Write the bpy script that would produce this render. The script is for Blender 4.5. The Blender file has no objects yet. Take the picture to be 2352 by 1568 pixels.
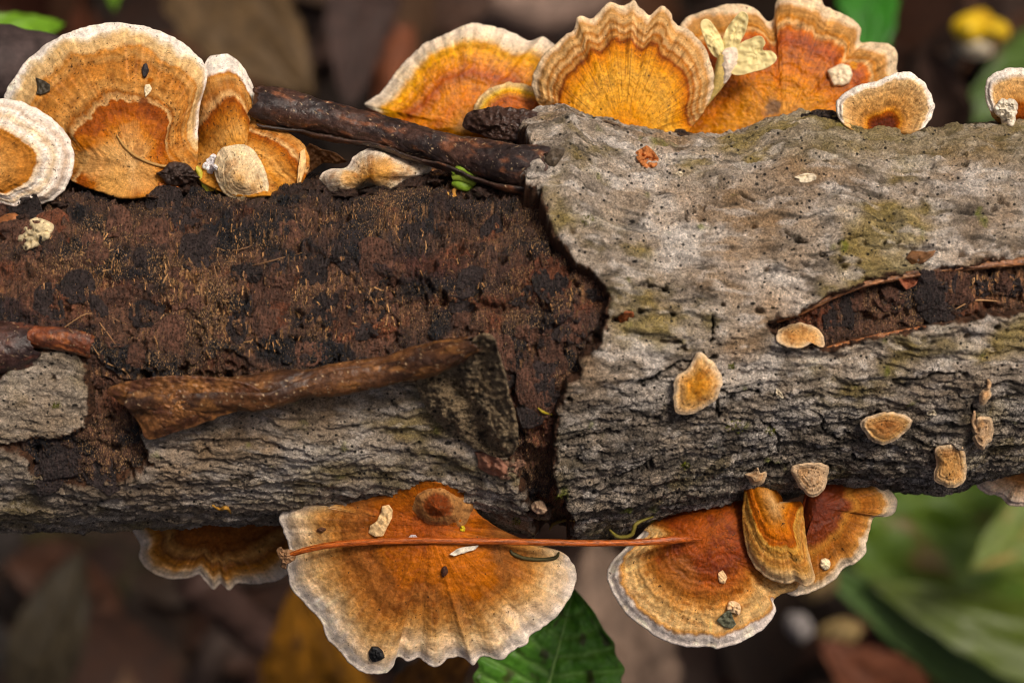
import bpy, math, random
import numpy as np
from mathutils import Vector

# ------------------------------------------------------------------ scene, camera, light
# 1 unit = 1 cm: a macro view straight down on a fungus-covered branch
sc = bpy.context.scene
sc.unit_settings.scale_length = 0.01
COL = sc.collection
ZF, DCAM, HALF = 1.25, 36.75, 7.35           # focus height, camera distance, half frame width at focus
CH = ZF + DCAM
cd = bpy.data.cameras.new('camera'); cam = bpy.data.objects.new('camera', cd); COL.objects.link(cam)
cam.location = (0, 0, CH); cd.lens = 90; cd.sensor_width = 36; cd.clip_start = 0.5; cd.clip_end = 3000
cd.dof.use_dof = True; cd.dof.focus_distance = DCAM; cd.dof.aperture_fstop = 0.205
sc.camera = cam

SUN_EL, SUN_AZ = math.radians(57), math.radians(40)   # azimuth from +Y (top of picture), negative = left
w = bpy.data.worlds.new('World'); sc.world = w; w.use_nodes = True
nt_ = w.node_tree; bg = nt_.nodes['Background']
sky = nt_.nodes.new('ShaderNodeTexSky'); sky.sky_type = 'NISHITA'; sky.sun_disc = False
sky.sun_elevation = SUN_EL; sky.sun_rotation = SUN_AZ
sky.air_density = 0.3; sky.dust_density = 8.0; sky.ozone_density = 0.0
nt_.links.new(sky.outputs[0], bg.inputs[0]); bg.inputs[1].default_value = 0.05
sd = bpy.data.lights.new('sun', 'SUN'); sun = bpy.data.objects.new('sun', sd); COL.objects.link(sun)
sd.energy = 1.5; sd.angle = math.radians(14); sd.color = (1.0, 0.91, 0.78)
_d = Vector((math.sin(SUN_AZ) * math.cos(SUN_EL), math.cos(SUN_AZ) * math.cos(SUN_EL), math.sin(SUN_EL)))
sun.rotation_euler = (-_d).to_track_quat('-Z', 'Y').to_euler(); sun.location = _d * 60
sc.view_settings.view_transform = 'Standard'; sc.view_settings.look = 'None'
sc.view_settings.gamma = 1.0; sc.view_settings.exposure = 0.7
sc.render.engine = 'CYCLES'; sc.cycles.use_denoising = True
sc.cycles.max_bounces = 4; sc.cycles.diffuse_bounces = 2; sc.cycles.glossy_bounces = 2; sc.cycles.adaptive_threshold = 0.03
sc.cycles.denoising_prefilter = 'ACCURATE'; sc.cycles.filter_width = 1.1

# ------------------------------------------------------------------ helpers
R_ = np.random.RandomState
def S(r, g, b, k=1.0):
    f = lambda c: (c / 255 / 12.92) if c <= 10 else ((c / 255 + 0.055) / 1.055) ** 2.4
    return np.array([f(r) * k, f(g) * k, f(b) * k])

def P(u, v, z):                       # photograph coordinate (2352 x 1568) at height z -> world
    u = np.asarray(u, float); v = np.asarray(v, float); z = np.asarray(z, float)
    k = HALF / 1176.0 * (CH - z) / DCAM
    return np.stack(np.broadcast_arrays((u - 1176) * k, (784 - v) * k, z), -1)
def UV(p):
    k = HALF / 1176.0 * (CH - p[..., 2]) / DCAM
    return p[..., 0] / k + 1176, 784 - p[..., 1] / k

_perm = {}
def _tab(seed):
    if seed not in _perm:
        r = R_(seed); p = r.permutation(512).astype(np.int32); a = r.rand(512) * 6.2831853
        _perm[seed] = (p, np.cos(a).astype(np.float32), np.sin(a).astype(np.float32), r.rand(512).astype(np.float32))
    return _perm[seed]
def pn(x, y, seed=0):                 # 2-d gradient noise, about -1..1
    p, gx, gy, _ = _tab(seed)
    x = np.asarray(x, np.float32); y = np.asarray(y, np.float32)
    xi = np.floor(x); yi = np.floor(y); fx = x - xi; fy = y - yi
    xi = xi.astype(np.int32); yi = yi.astype(np.int32)
    sx = fx * fx * fx * (fx * (fx * 6 - 15) + 10); sy = fy * fy * fy * (fy * (fy * 6 - 15) + 10)
    def g(i, j, dx, dy):
        h = p[(p[(xi + i) & 511] + yi + j) & 511]
        return gx[h] * dx + gy[h] * dy
    a = g(0, 0, fx, fy); b = g(1, 0, fx - 1, fy); c = g(0, 1, fx, fy - 1); d = g(1, 1, fx - 1, fy - 1)
    ab = a + (b - a) * sx; cd_ = c + (d - c) * sx
    return (ab + (cd_ - ab) * sy) * 1.5
def fbm(x, y, o=4, seed=0, g=0.5):
    s = 0; a = 1.0; n = 0
    x = np.asarray(x, np.float32); y = np.asarray(y, np.float32)
    for i in range(o):
        s = s + a * pn(x, y, seed + i); n += a; a *= g; x = x * 2.03 + 7.1; y = y * 2.03 + 3.7
    return s / n * 1.25
def worley(x, y, seed=0):
    p, _, _, rv = _tab(seed)
    x = np.asarray(x, np.float32); y = np.asarray(y, np.float32)
    xi = np.floor(x).astype(np.int32); yi = np.floor(y).astype(np.int32)
    f1 = np.full(x.shape, 9, np.float32); f2 = f1.copy(); idv = np.zeros(x.shape, np.float32)
    for i in (-1, 0, 1):
        for j in (-1, 0, 1):
            h = p[(p[(xi + i) & 511] + yi + j) & 511]
            dx = xi + i + rv[h] - x; dy = yi + j + rv[(h + 77) & 511] - y
            d = np.sqrt(dx * dx + dy * dy); n = d < f1
            f2 = np.where(n, f1, np.minimum(f2, d)); idv = np.where(n, rv[(h + 191) & 511], idv); f1 = np.where(n, d, f1)
    return f1, f2, idv
def ss(a, b, x):
    t = np.clip((x - a) / (b - a), 0, 1); return t * t * (3 - 2 * t)
def mix(a, b, f):
    f = np.asarray(f)[..., None]; return a * (1 - f) + b * f
def sdf(poly, u, v):                  # signed distance in photograph units, + inside
    poly = np.array(poly, float); d = np.full(u.shape, 1e9, np.float32); ins = np.zeros(u.shape, bool)
    for (ax, ay), (bx, by) in zip(poly, np.roll(poly, -1, 0)):
        ex, ey = bx - ax, by - ay; px_, py_ = u - ax, v - ay
        t = np.clip((px_ * ex + py_ * ey) / (ex * ex + ey * ey + 1e-9), 0, 1)
        d = np.minimum(d, (px_ - ex * t) ** 2 + (py_ - ey * t) ** 2)
        c = (ay > v) != (by > v)
        if by != ay: ins ^= c & (u < (bx - ax) * (v - ay) / (by - ay) + ax)
    d = np.sqrt(d); return np.where(ins, d, -d)
def dline(pts, u, v):
    d = np.full(u.shape, 1e9, np.float32)
    for (ax, ay), (bx, by) in zip(pts[:-1], pts[1:]):
        ex, ey = bx - ax, by - ay; px_, py_ = u - ax, v - ay
        t = np.clip((px_ * ex + py_ * ey) / (ex * ex + ey * ey + 1e-9), 0, 1)
        d = np.minimum(d, (px_ - ex * t) ** 2 + (py_ - ey * t) ** 2)
    return np.sqrt(d)
def spl(pts, n, closed=False):        # Catmull-Rom through rows, resampled evenly on the first two columns
    p = np.array(pts, float); m = len(p); out = []
    for i in range(m if closed else m - 1):
        q = [p[(i + k) % m] if closed else p[min(max(i + k, 0), m - 1)] for k in (-1, 0, 1, 2)]
        t = np.linspace(0, 1, 24, endpoint=False)[:, None]
        out.append(0.5 * (2 * q[1] + (q[2] - q[0]) * t + (2 * q[0] - 5 * q[1] + 4 * q[2] - q[3]) * t ** 2 + (3 * q[1] - q[0] - 3 * q[2] + q[3]) * t ** 3))
    o = np.concatenate(out + ([p[:1]] if closed else [p[-1:]]))
    L = np.r_[0, np.cumsum(np.hypot(*np.diff(o[:, :2], axis=0).T))]
    s = np.linspace(0, L[-1], n, endpoint=not closed)
    return np.stack([np.interp(s, L, o[:, k]) for k in range(p.shape[1])], 1)

def mesh_obj(name, V, F, mat, parent=None, col=None, attrs=None, normals=None, smooth=True):
    """V (n,3); F a quad array (m,4) or list of such / tri arrays; unused vertices are dropped."""
    Fs = [np.asarray(f, np.int64) for f in (F if isinstance(F, list) else [F]) if len(f)]
    used = np.unique(np.concatenate([f.ravel() for f in Fs]))
    mp = np.full(len(V), -1, np.int64); mp[used] = np.arange(len(used))
    V = np.asarray(V, np.float32)[used]; Fs = [mp[f] for f in Fs]
    me = bpy.data.meshes.new(name)
    tot = np.concatenate([np.full(len(f), f.shape[1], np.int32) for f in Fs]); li = np.concatenate([f.ravel() for f in Fs]).astype(np.int32)
    me.vertices.add(len(V)); me.vertices.foreach_set('co', V.ravel())
    me.loops.add(len(li)); me.loops.foreach_set('vertex_index', li)
    me.polygons.add(len(tot)); me.polygons.foreach_set('loop_start', np.r_[0, np.cumsum(tot)[:-1]].astype(np.int32))
    me.polygons.foreach_set('use_smooth', np.full(len(tot), smooth))
    me.update(calc_edges=True)
    if col is not None:
        c = np.ones((len(V), 4), np.float32); c[:, :3] = np.clip(np.broadcast_to(col, (len(mp), 3))[used], 0, 1)
        a = me.attributes.new('Col', 'FLOAT_COLOR', 'POINT'); a.data.foreach_set('color', c.ravel())
    for k, x in (attrs or {}).items():
        x = np.asarray(x, np.float32)[used]
        if x.ndim == 1: me.attributes.new(k, 'FLOAT', 'POINT').data.foreach_set('value', x)
        else: me.attributes.new(k, 'FLOAT_VECTOR', 'POINT').data.foreach_set('vector', x.ravel())
    me.validate()
    if normals is not None and len(me.vertices) == len(V):
        me.normals_split_custom_set_from_vertices(np.asarray(normals)[used].tolist())
    me.materials.append(mat)
    o = bpy.data.objects.new(name, me); COL.objects.link(o)
    if parent: o.parent = parent; o.matrix_parent_inverse = parent.matrix_basis.inverted()
    return o
def thing(name, label, cat, loc=(0, 0, 0), group=None):
    o = bpy.data.objects.new(name, None); COL.objects.link(o); o.location = Vector(loc); o.empty_display_size = 0.2
    return tag(o, label, cat, group)
def tag(o, label, cat, group=None):
    o['label'] = label; o['category'] = cat
    if group: o['group'] = group
    return o
def quads(nr, nc, wrap=False):
    i = np.arange(nr - 1)[:, None]; j = np.arange(nc if wrap else nc - 1)[None]; k = (j + 1) % nc
    return np.stack([i * nc + j, i * nc + k, (i + 1) * nc + k, (i + 1) * nc + j], -1).reshape(-1, 4)
def vnormals(V, F):
    N = np.zeros_like(V); 
    for f in F:
        n = np.cross(V[f[:, 2]] - V[f[:, 0]], V[f[:, -1]] - V[f[:, 1]])
        for k in range(f.shape[1]): np.add.at(N, f[:, k], n)
    return N / (np.linalg.norm(N, axis=1, keepdims=True) + 1e-12)

# ------------------------------------------------------------------ materials
class NT:
    def __init__(s, name):
        s.m = bpy.data.materials.new(name); s.m.use_nodes = True; s.t = s.m.node_tree; s.b = s.t.nodes['Principled BSDF']
    def n(s, typ, ins=None, **kw):
        n = s.t.nodes.new('ShaderNode' + typ)
        for k, v in kw.items(): setattr(n, k, v)
        for k, v in (ins or {}).items():
            if isinstance(v, bpy.types.NodeSocket): s.t.links.new(v, n.inputs[k])
            else: n.inputs[k].default_value = v
        return n
    def set(s, k, v):
        if isinstance(v, bpy.types.NodeSocket): s.t.links.new(v, s.b.inputs[k])
        else: s.b.inputs[k].default_value = v
    def attr(s, a): return s.n('Attribute', attribute_name=a)
    def pos(s, sc_=(1, 1, 1), rot=0.0):
        g = s.n('NewGeometry')
        return s.n('Mapping', {0: g.outputs['Position'], 3: sc_, 2: (0, 0, rot)}).outputs[0]
    def noise(s, vec, scale, detail=3, rough=0.55, dist=0.0):
        return s.n('TexNoise', {'Vector': vec, 'Scale': scale, 'Detail': detail, 'Roughness': rough, 'Distortion': dist}).outputs[0]
    def rng(s, x, a, b, c, d):
        return s.n('MapRange', {0: x, 1: a, 2: b, 3: c, 4: d}).outputs[0]
    def mul(s, a, b): return s.n('Math', {0: a, 1: b}, operation='MULTIPLY').outputs[0]
    def add(s, a, b): return s.n('Math', {0: a, 1: b}, operation='ADD').outputs[0]
    def vmul(s, c, f):
        return s.n('VectorMath', {0: c, 'Scale': f}, operation='SCALE').outputs[0]
    def mixc(s, f, a, b):
        n = s.n('Mix', data_type='RGBA')
        for i, v in ((0, f), (6, a), (7, b)):
            if isinstance(v, bpy.types.NodeSocket): s.t.links.new(v, n.inputs[i])
            else: n.inputs[i].default_value = v if i == 0 else (*v[:3], 1)
        return n.outputs[2]
    def bump(s, h, strength, dist):
        s.set('Normal', s.n('Bump', {'Strength': strength, 'Distance': dist, 'Height': h}).outputs[0])

def mat_fungus():
    s = NT('fungus_flesh'); c = s.attr('Col').outputs[0]; fib = s.attr('fib').outputs['Vector']; wet = s.attr('wet').outputs['Fac']
    st = s.noise(fib, 1.0, 3, 0.6); fine = s.noise(s.pos(), 34, 3, 0.7); sp = s.noise(s.pos(), 17, 2, 0.5); mid = s.noise(s.pos(), 6, 3, 0.6)
    k = s.mul(s.rng(st, 0.3, 0.7, 0.82, 1.16), s.mul(s.rng(fine, 0.3, 0.7, 0.72, 1.25), s.rng(mid, 0.3, 0.7, 0.8, 1.18)))
    c = s.vmul(c, k)
    c = s.mixc(s.rng(sp, 0.70, 0.72, 0, 0.85), c, (0.035, 0.018, 0.008))
    c = s.n('HueSaturation', {'Saturation': 1.05, 'Color': c}).outputs[0]
    s.set('Base Color', c); s.set('Roughness', s.rng(wet, 0, 1, 0.8, 0.36)); s.set('Specular IOR Level', s.rng(wet, 0, 1, 0.12, 0.4))
    s.bump(s.add(s.mul(st, 0.6), s.mul(fine, 0.7)), 0.6, 0.022)
    return s.m
def mat_bark(name='bark', k=1.0):
    s = NT(name); c = s.attr('Col').outputs[0]; crk = s.attr('crk').outputs['Fac']
    p = s.pos((0.75, 1, 1), 0.1)
    warp = s.n('VectorMath', {0: p, 1: s.n('VectorMath', {0: s.n('TexNoise', {'Vector': p, 'Scale': 5.0, 'Detail': 2}).outputs[1], 'Scale': 0.16}, operation='SCALE').outputs[0]}, operation='ADD').outputs[0]
    n1 = s.noise(warp, 20, 4, 0.75, 1.5); n2 = s.noise(s.pos(), 52, 2, 0.7, 0.8); n3 = s.noise(s.pos(), 3.2, 4, 0.6)
    vo = s.n('TexVoronoi', {'Vector': warp, 'Scale': 11.0}, feature='DISTANCE_TO_EDGE').outputs[0]
    vo2 = s.n('TexVoronoi', {'Vector': warp, 'Scale': 24.0}, feature='DISTANCE_TO_EDGE').outputs[0]
    line = s.mul(s.rng(vo, 0.0, 0.09, 0.30, 1), s.rng(vo2, 0, 0.14, 0.6, 1))
    line = s.add(s.mul(line, crk), s.n('Math', {0: 1.0, 1: crk}, operation='SUBTRACT').outputs[0])
    k1 = s.mul(s.mul(s.rng(n1, 0.34, 0.66, 0.42, 1.55), s.rng(n2, 0.32, 0.68, 0.6, 1.45)), line)
    c2 = s.vmul(c, k1)
    tint = s.mixc(s.rng(n3, 0.45, 0.7, 0, 0.5), (1.0, 1.0, 1.0), (1.12, 0.99, 0.80))
    c2 = s.n('Mix', {0: 1.0, 6: c2, 7: tint}, data_type='RGBA', blend_type='MULTIPLY').outputs[2]
    dots = s.n('TexVoronoi', {'Vector': s.pos(), 'Scale': 9.0, 'Randomness': 1.0}).outputs[0]
    c2 = s.mixc(s.mul(s.rng(dots, 0.16, 0.23, 0.94, 0.0), s.rng(n3, 0.40, 0.50, 0.0, 1.0)), c2, (0.012, 0.01, 0.009))
    dots2 = s.n('TexVoronoi', {'Vector': s.pos((.8, 1.2, 1)), 'Scale': 3.6, 'Randomness': 1.0}).outputs[0]
    c2 = s.mixc(s.mul(s.rng(dots2, 0.09, 0.15, 0.95, 0.0), s.rng(n3, 0.58, 0.46, 0.0, 1.0)), c2, (0.01, 0.008, 0.007))
    s.set('Base Color', c2); s.set('Roughness', s.rng(n2, 0.3, 0.7, 0.55, 0.85)); s.set('Specular IOR Level', 0.25)
    s.bump(s.add(s.add(s.mul(n1, 1.0), s.mul(n2, 0.5)), s.mul(line, 0.45)), 1.0, 0.05)
    return s.m
def mat_wood():
    s = NT('decayed_wood'); c = s.attr('Col').outputs[0]; fl = s.attr('fleck').outputs['Fac']
    v = s.pos((3.4, 0.9, 0.9)); n1 = s.noise(v, 9, 4, 0.65); n2 = s.noise(s.pos(), 30, 3, 0.65); n3 = s.noise(s.pos((2.4, 0.9, 0.9)), 30, 2, 0.65)
    c2 = s.vmul(c, s.mul(s.rng(n1, 0.32, 0.68, 0.3, 1.65), s.rng(n2, 0.32, 0.68, 0.45, 1.55)))
    thr = s.n('Math', {0: n3, 1: s.mul(fl, 0.12)}, operation='ADD').outputs[0]
    f = s.rng(thr, 0.68, 0.75, 0, 0.9)
    c2 = s.mixc(f, c2, (0.60, 0.36, 0.16))
    s.set('Base Color', c2); s.set('Roughness', s.rng(n2, 0.35, 0.7, 0.2, 0.75)); s.set('Specular IOR Level', 0.4)
    s.bump(s.add(s.add(s.mul(n1, 1.0), s.mul(n2, 1.0)), s.mul(f, 0.4)), 1.0, 0.06)
    return s.m
def mat_col(name, rough=0.6, spec=0.4, scale=14, amp=0.3, bump=0.4, dist=0.03, stretch=(1, 1, 1), sss=0.0, dust=0):
    s = NT(name); c = s.attr('Col').outputs[0]; n1 = s.noise(s.pos(stretch), scale, 4, 0.6)
    n2 = s.noise(s.pos(stretch), scale * 3.1, 2, 0.6)
    s.set('Base Color', s.vmul(c, s.mul(s.rng(n1, 0.3, 0.7, 1 - amp, 1 + amp), s.rng(n2, 0.3, 0.7, 1 - amp * .6, 1 + amp * .6))))
    s.set('Roughness', s.rng(n1, 0.3, 0.7, rough - 0.12, min(1, rough + 0.12))); s.set('Specular IOR Level', spec)
    if dust:
        dn = s.noise(s.pos(), 30, 2, 0.6); L0 = s.b.inputs['Base Color'].links[0].from_socket
        s.set('Base Color', s.mixc(s.rng(dn, 0.685, 0.72, 0, 0.8), L0, (0.46, 0.36, 0.24)))
    if sss: s.set('Subsurface Weight', sss); s.set('Subsurface Radius', (0.1, 0.08, 0.03))
    s.bump(s.add(n1, s.mul(n2, 0.4)), bump, dist)
    return s.m
M_FUN = mat_fungus(); M_BARK = mat_bark(); M_WOOD = mat_wood()
M_INNER = mat_col('inner_bark', 0.42, 0.45, 13, 0.5, 0.5, 0.035, (1, 1.1, 1.1), dust=1)
M_BIT = mat_col('plant_bits', 0.6, 0.35, 16, 0.25, 0.4, 0.02)
M_NEEDLE = mat_col('dry_needle', 0.32, 0.4, 6, 0.55, 0.6, 0.012, (1.2, 7, 7))
M_PETAL = mat_col('petal', 0.6, 0.3, 6, 0.08, 0.2, 0.015)
M_LEAF = mat_col('leaf', 0.5, 0.4, 5, 0.22, 0.4, 0.03)
M_SOIL = mat_col('soil', 0.9, 0.2, 2.2, 0.6, 1.0, 0.4)
M_DEAD = mat_col('dead_leaf', 0.7, 0.25, 2.0, 0.4, 0.5, 0.08)

# ------------------------------------------------------------------ the log's shape
TOPS = [(-400, 425), (0, 415), (400, 408), (700, 395), (1000, 365), (1150, 330), (1230, 278), (1300, 262), (1345, 288), (1400, 302), (1480, 318),
        (1560, 324), (1640, 322), (1700, 312), (1760, 288), (1830, 272), (1900, 276), (1950, 298), (2060, 314), (2352, 288), (2800, 282)]
BOTS = [(-400, 1228), (0, 1216), (300, 1208), (650, 1194), (1000, 1190), (1240, 1222), (1330, 1215), (1420, 1208), (1500, 1188), (1700, 1140),
        (1900, 1106), (2060, 1112), (2160, 1122), (2240, 1096), (2352, 1072), (2800, 1040)]
MIDS = [(-400, 830), (0, 815), (700, 795), (1250, 755), (1700, 722), (2352, 684), (2800, 665)]
def ip(tab, u): t = np.array(tab, float); return np.interp(u, t[:, 0], t[:, 1])
K0 = HALF / 1176 * CH / DCAM
def surf(u, ph, off=0.0):             # point on the branch: u along (photo units), ph 0 = top edge, 90 deg = crest
    m = ip(MIDS, u); up = (m - ip(TOPS, u)) * K0; dn = (ip(BOTS, u) - m) * K0; rz = 0.5 * (dn + (m - ip([(-400, 420), (1000, 370), (1300, 310), (2800, 290)], u)) * K0)
    c = np.cos(ph); s_ = np.sin(ph)
    ry = np.where(c > 0, up, dn)
    return np.stack(np.broadcast_arrays((u - 1176) * K0, (784 - m) * K0 + (ry + off) * c, (rz + off) * s_), -1)
def zlog(u, v):                       # height of the bark seen at a photograph coordinate
    z = 1.0
    for _ in range(6):
        p = P(u, v, z); uu = p[0] / K0 + 1176; m = ip(MIDS, uu); y = p[1] - (784 - m) * K0
        up = (m - ip(TOPS, uu)) * K0; dn = (ip(BOTS, uu) - m) * K0
        ry = up if y > 0 else dn; rz = 0.5 * (up + dn)
        z = rz * math.sqrt(max(0, 1 - (y / ry) ** 2))
    return z

RIGHT = [(1195, 322), (1180, 200), (1300, 100), (2900, 100), (2900, 1400), (1450, 1400), (1440, 1222), (1400, 1232), (1345, 1228), (1308, 1216), (1316, 1180), (1290, 1130), (1264, 1104),
         (1268, 1050), (1275, 960), (1272, 930), (1292, 892), (1300, 872), (1332, 852), (1328, 830), (1346, 806), (1378, 780), (1393, 732), (1391, 684), (1364, 640), (1320, 610), (1272, 562), (1262, 530), (1246, 500),
         (1240, 456), (1205, 446), (1196, 425), (1230, 380)]
SLOT = [(1766, 746), (1800, 730), (1850, 712), (1900, 688), (1960, 664), (2050, 640), (2150, 624), (2250, 610), (2352, 600), (2900, 570), (2900, 680), (2352, 712), (2200, 730), (2100, 752), (2000, 774), (1900, 800), (1840, 790), (1790, 772)]
LOWER = [(316, 1004), (340, 940), (450, 905), (1000, 860), (1120, 880), (1160, 960), (1178, 1050), (1200, 1110), (1218, 1170), (1250, 1240), (1250, 1500), (-500, 1500), (-500, 1020),
         (0, 1026), (62, 1044), (80, 1086), (190, 1104), (250, 1100), (318, 1082), (345, 1066), (330, 1040)]
PATCH = [(-400, 850), (0, 868), (50, 815), (100, 800), (170, 804), (202, 828), (200, 880), (207, 950), (200, 985), (150, 1002), (80, 1016), (20, 1030), (0, 1024), (-400, 1010)]

def log_grid(u0, u1, du, dph):
    u = np.arange(u0, u1, du); ph = np.radians(np.arange(-22, 202, dph))
    return np.meshgrid(u, ph, indexing='ij')
U, PH = log_grid(-260, 2620, 3.0, 0.43)
B0 = surf(U, PH); PU, PV = UV(B0)
SX = B0[..., 0]; SW = PH * 2.65                                   # surface coordinates, cm
NR, NC = U.shape
print('log grid', U.shape)
wob = 7 * fbm(SX * 2.2, SW * 2.2, 3, 40) + 3.5 * fbm(SX * 9, SW * 9, 2, 44)
dR = np.minimum(sdf(RIGHT, PU, PV), -sdf(SLOT, PU, PV)) + wob
dL = sdf(LOWER, PU, PV) + wob; dP = sdf(PATCH, PU, PV) + wob
dSl = sdf(SLOT, PU, PV) + wob
QF = quads(NR, NC)
def qkeep(m):
    m = m.ravel(); return QF[m[QF].any(1)]

log = thing('fallen_log', 'rotting dead branch with peeling grey bark carrying the orange bracket fungi', 'log', (0, 0, -2.6))

# bare decayed wood
wx = SX + 0.10 * fbm(SX * 1.5, SW * 1.5, 3, 3); ww = SW + 0.10 * fbm(SX * 1.5, SW * 1.5, 3, 9)
tn = fbm(wx * 0.75, ww * 1.0, 4, 11) * 3.2 + 0.5 * fbm(wx * 4.5, ww * 2.5, 3, 14)
fr = tn - np.floor(tn); ter = np.floor(tn) + ss(0.0, 0.16, fr)
f1, f2, idv = worley(wx * 6.2 + 0.5 * fbm(SX * 6, SW * 6, 2, 60), ww * 2.0, 5)
cr = ss(0.0, 0.10, f2 - f1)
stri = fbm(SX * 17, SW * 2.2, 3, 21); grn = fbm(SX * 24, SW * 18, 3, 25)
p1, _, pid = worley(SX * 3.1, SW * 2.2, 31)
pit = (1 - ss(0.10, 0.26, p1 + 0.12 * grn)) * (pid > 0.5)
hc = 0.03 * fbm(SX * 5, SW * 4, 3, 65) + 0.075 * ter - 0.08 * (1 - cr) * ss(0.25, 0.6, idv) * ss(-.3, .3, fbm(SX * 1.1, SW * 1.1, 2, 62)) + 0.045 * stri + 0.024 * grn + .04 * fbm(SX * 7, SW * 1.6, 2, 74) - 0.13 * pit + 0.05 * fbm(SX * 1.2, SW * 1.2, 3, 50)
hc = hc - 0.10 * ss(10, -40, np.abs(PV - 1040) - 30) * ss(60, 100, PU) * ss(340, 290, PU)
PLATES = [([(690, 560), (760, 500), (870, 466), (990, 468), (988, 570), (972, 648), (890, 646), (862, 612), (780, 588)], .085, 1.0), ([(988, 582), (1100, 566), (1204, 588), (1206, 640), (1184, 692), (1100, 690), (1030, 686), (988, 642)], .07, .55),
          ([(120, 430), (260, 446), (420, 470), (400, 520), (300, 545), (200, 512), (150, 500)], .06, .3), ([(250, 570), (380, 560), (400, 640), (350, 690), (250, 660)], .045, .6), ([(1240, 690), (1330, 650), (1380, 720), (1340, 800), (1260, 770)], .06, .7), ([(560, 470), (690, 480), (640, 560), (520, 545)], .05, .7),
          ([(1200, 880), (1280, 860), (1290, 940), (1220, 960)], .06, .6), ([(420, 800), (560, 790), (600, 850), (430, 860)], .05, .4), ([(2020, 660), (2110, 640), (2120, 700), (2040, 720)], .05, .9), ([(2150, 640), (2200, 630), (2190, 690), (2150, 700)], .04, .8)]
PLATES += [([(430, 444), (700, 424), (900, 440), (1000, 424), (1190, 440), (1180, 500), (1000, 470), (850, 500), (700, 462), (560, 490), (430, 476)], .08, .75), ([(600, 560), (700, 575), (690, 640), (610, 650)], .05, .3), ([(800, 700), (900, 690), (920, 760), (820, 780)], .045, .2)]
crust = np.zeros_like(hc)
for pl, ph_, kk in PLATES:
    d_ = sdf(pl, PU, PV) + 3.2 * wob; e_ = ss(-1.5, 3.5, d_); hc = hc + ph_ * 1.7 * e_; crust = np.maximum(crust, kk * e_)
for (pu, pv, pr) in [(404, 656, 8), (434, 658, 7), (374, 700, 17), (502, 562, 8), (576, 545, 11), (930, 648, 34), (268, 590, 8), (170, 490, 24), (118, 715, 14), (330, 870, 20), (520, 868, 12), (1100, 640, 10), (1310, 610, 12), (690, 750, 8), (150, 660, 16), (840, 590, 10), (1010, 540, 9)]:
    hc = hc - .16 * (1 - ss(.45, 1.1, np.hypot((PU - pu) * (.5 if pr > 30 else 1), PV - pv) / pr + .35 * grn))
hc = np.clip(hc, -0.4, 0.2)
crest = ss(-0.2, 0.9, ter + 0.8 * fbm(SX * 1.6, SW * 1.6, 3, 52))
br = S(94, 65, 49); dk = S(28, 26, 29); rd = S(112, 58, 32); tanc = S(150, 104, 68)
cw = mix(br, dk, (0.35 + 0.65 * crest) * ss(-0.3, 0.2, fbm(SX * 1.3, SW * 1.5, 3, 54)))
cw = mix(cw, S(30, 29, 33), crust * ss(-.7, 0, fbm(SX * 2.2, SW * 2.2, 3, 68)) * .95)
cw = mix(cw, rd, ss(0.15, 0.6, fbm(SX * 0.9, SW * 1.1, 3, 58)) * (1 - crest) * 0.8)
for (cu, cv, ru, rv, a) in ((1240, 640, 60, 50, .8), (1080, 690, 110, 14, .9), (1240, 960, 40, 110, .7), (1000, 610, 90, 25, .5), (140, 680, 90, 60, .5)):
    cw = mix(cw, rd * 0.9, a * np.exp(-((PU - cu) / ru) ** 2 - ((PV - cv) / rv) ** 2))
for (cu, cv, ru, rv, a) in ((2230, 660, 90, 40, .9), (2330, 640, 60, 50, .8), (420, 640, 45, 50, .7), (900, 520, 45, 50, .4), (850, 690, 60, 50, .4)):
    cw = mix(cw, tanc, a * np.exp(-((PU - cu) / ru) ** 2 - ((PV - cv) / rv) ** 2) * ss(-0.5, 0.3, stri))
cw = mix(cw, S(176, 128, 82), ss(.30, .55, fbm(SX * 20, SW * 3.0, 3, 67)) * ss(-.1, .5, fbm(SX * 1.0, SW * 1.2, 3, 63)) * .7)
cw = cw * np.clip(1.08 + .8 * fbm(SX * 15, SW * 4.5, 3, 69) + .5 * fbm(SX * 26, SW * 26, 2, 72), .25, 2)[..., None]
fleck = .3 + .8 * ss(-0.35, 0.5, fbm(SX * 0.8, SW * 0.9, 3, 61)) + 0.2 * np.exp(-((PU - 430) / 90) ** 2 - ((PV - 660) / 110) ** 2)
coreoff = -0.17 + hc
core = surf(U, PH, coreoff)
exposed = (np.maximum(np.maximum(dR, dL), dP) < 26)
core_o = mesh_obj('exposed_wood', core.reshape(-1, 3), qkeep(exposed), M_WOOD, log, cw.reshape(-1, 3), {'fleck': fleck.ravel()})
core_o['label'] = 'dark crumbly decayed wood where the bark has fallen away'

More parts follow.
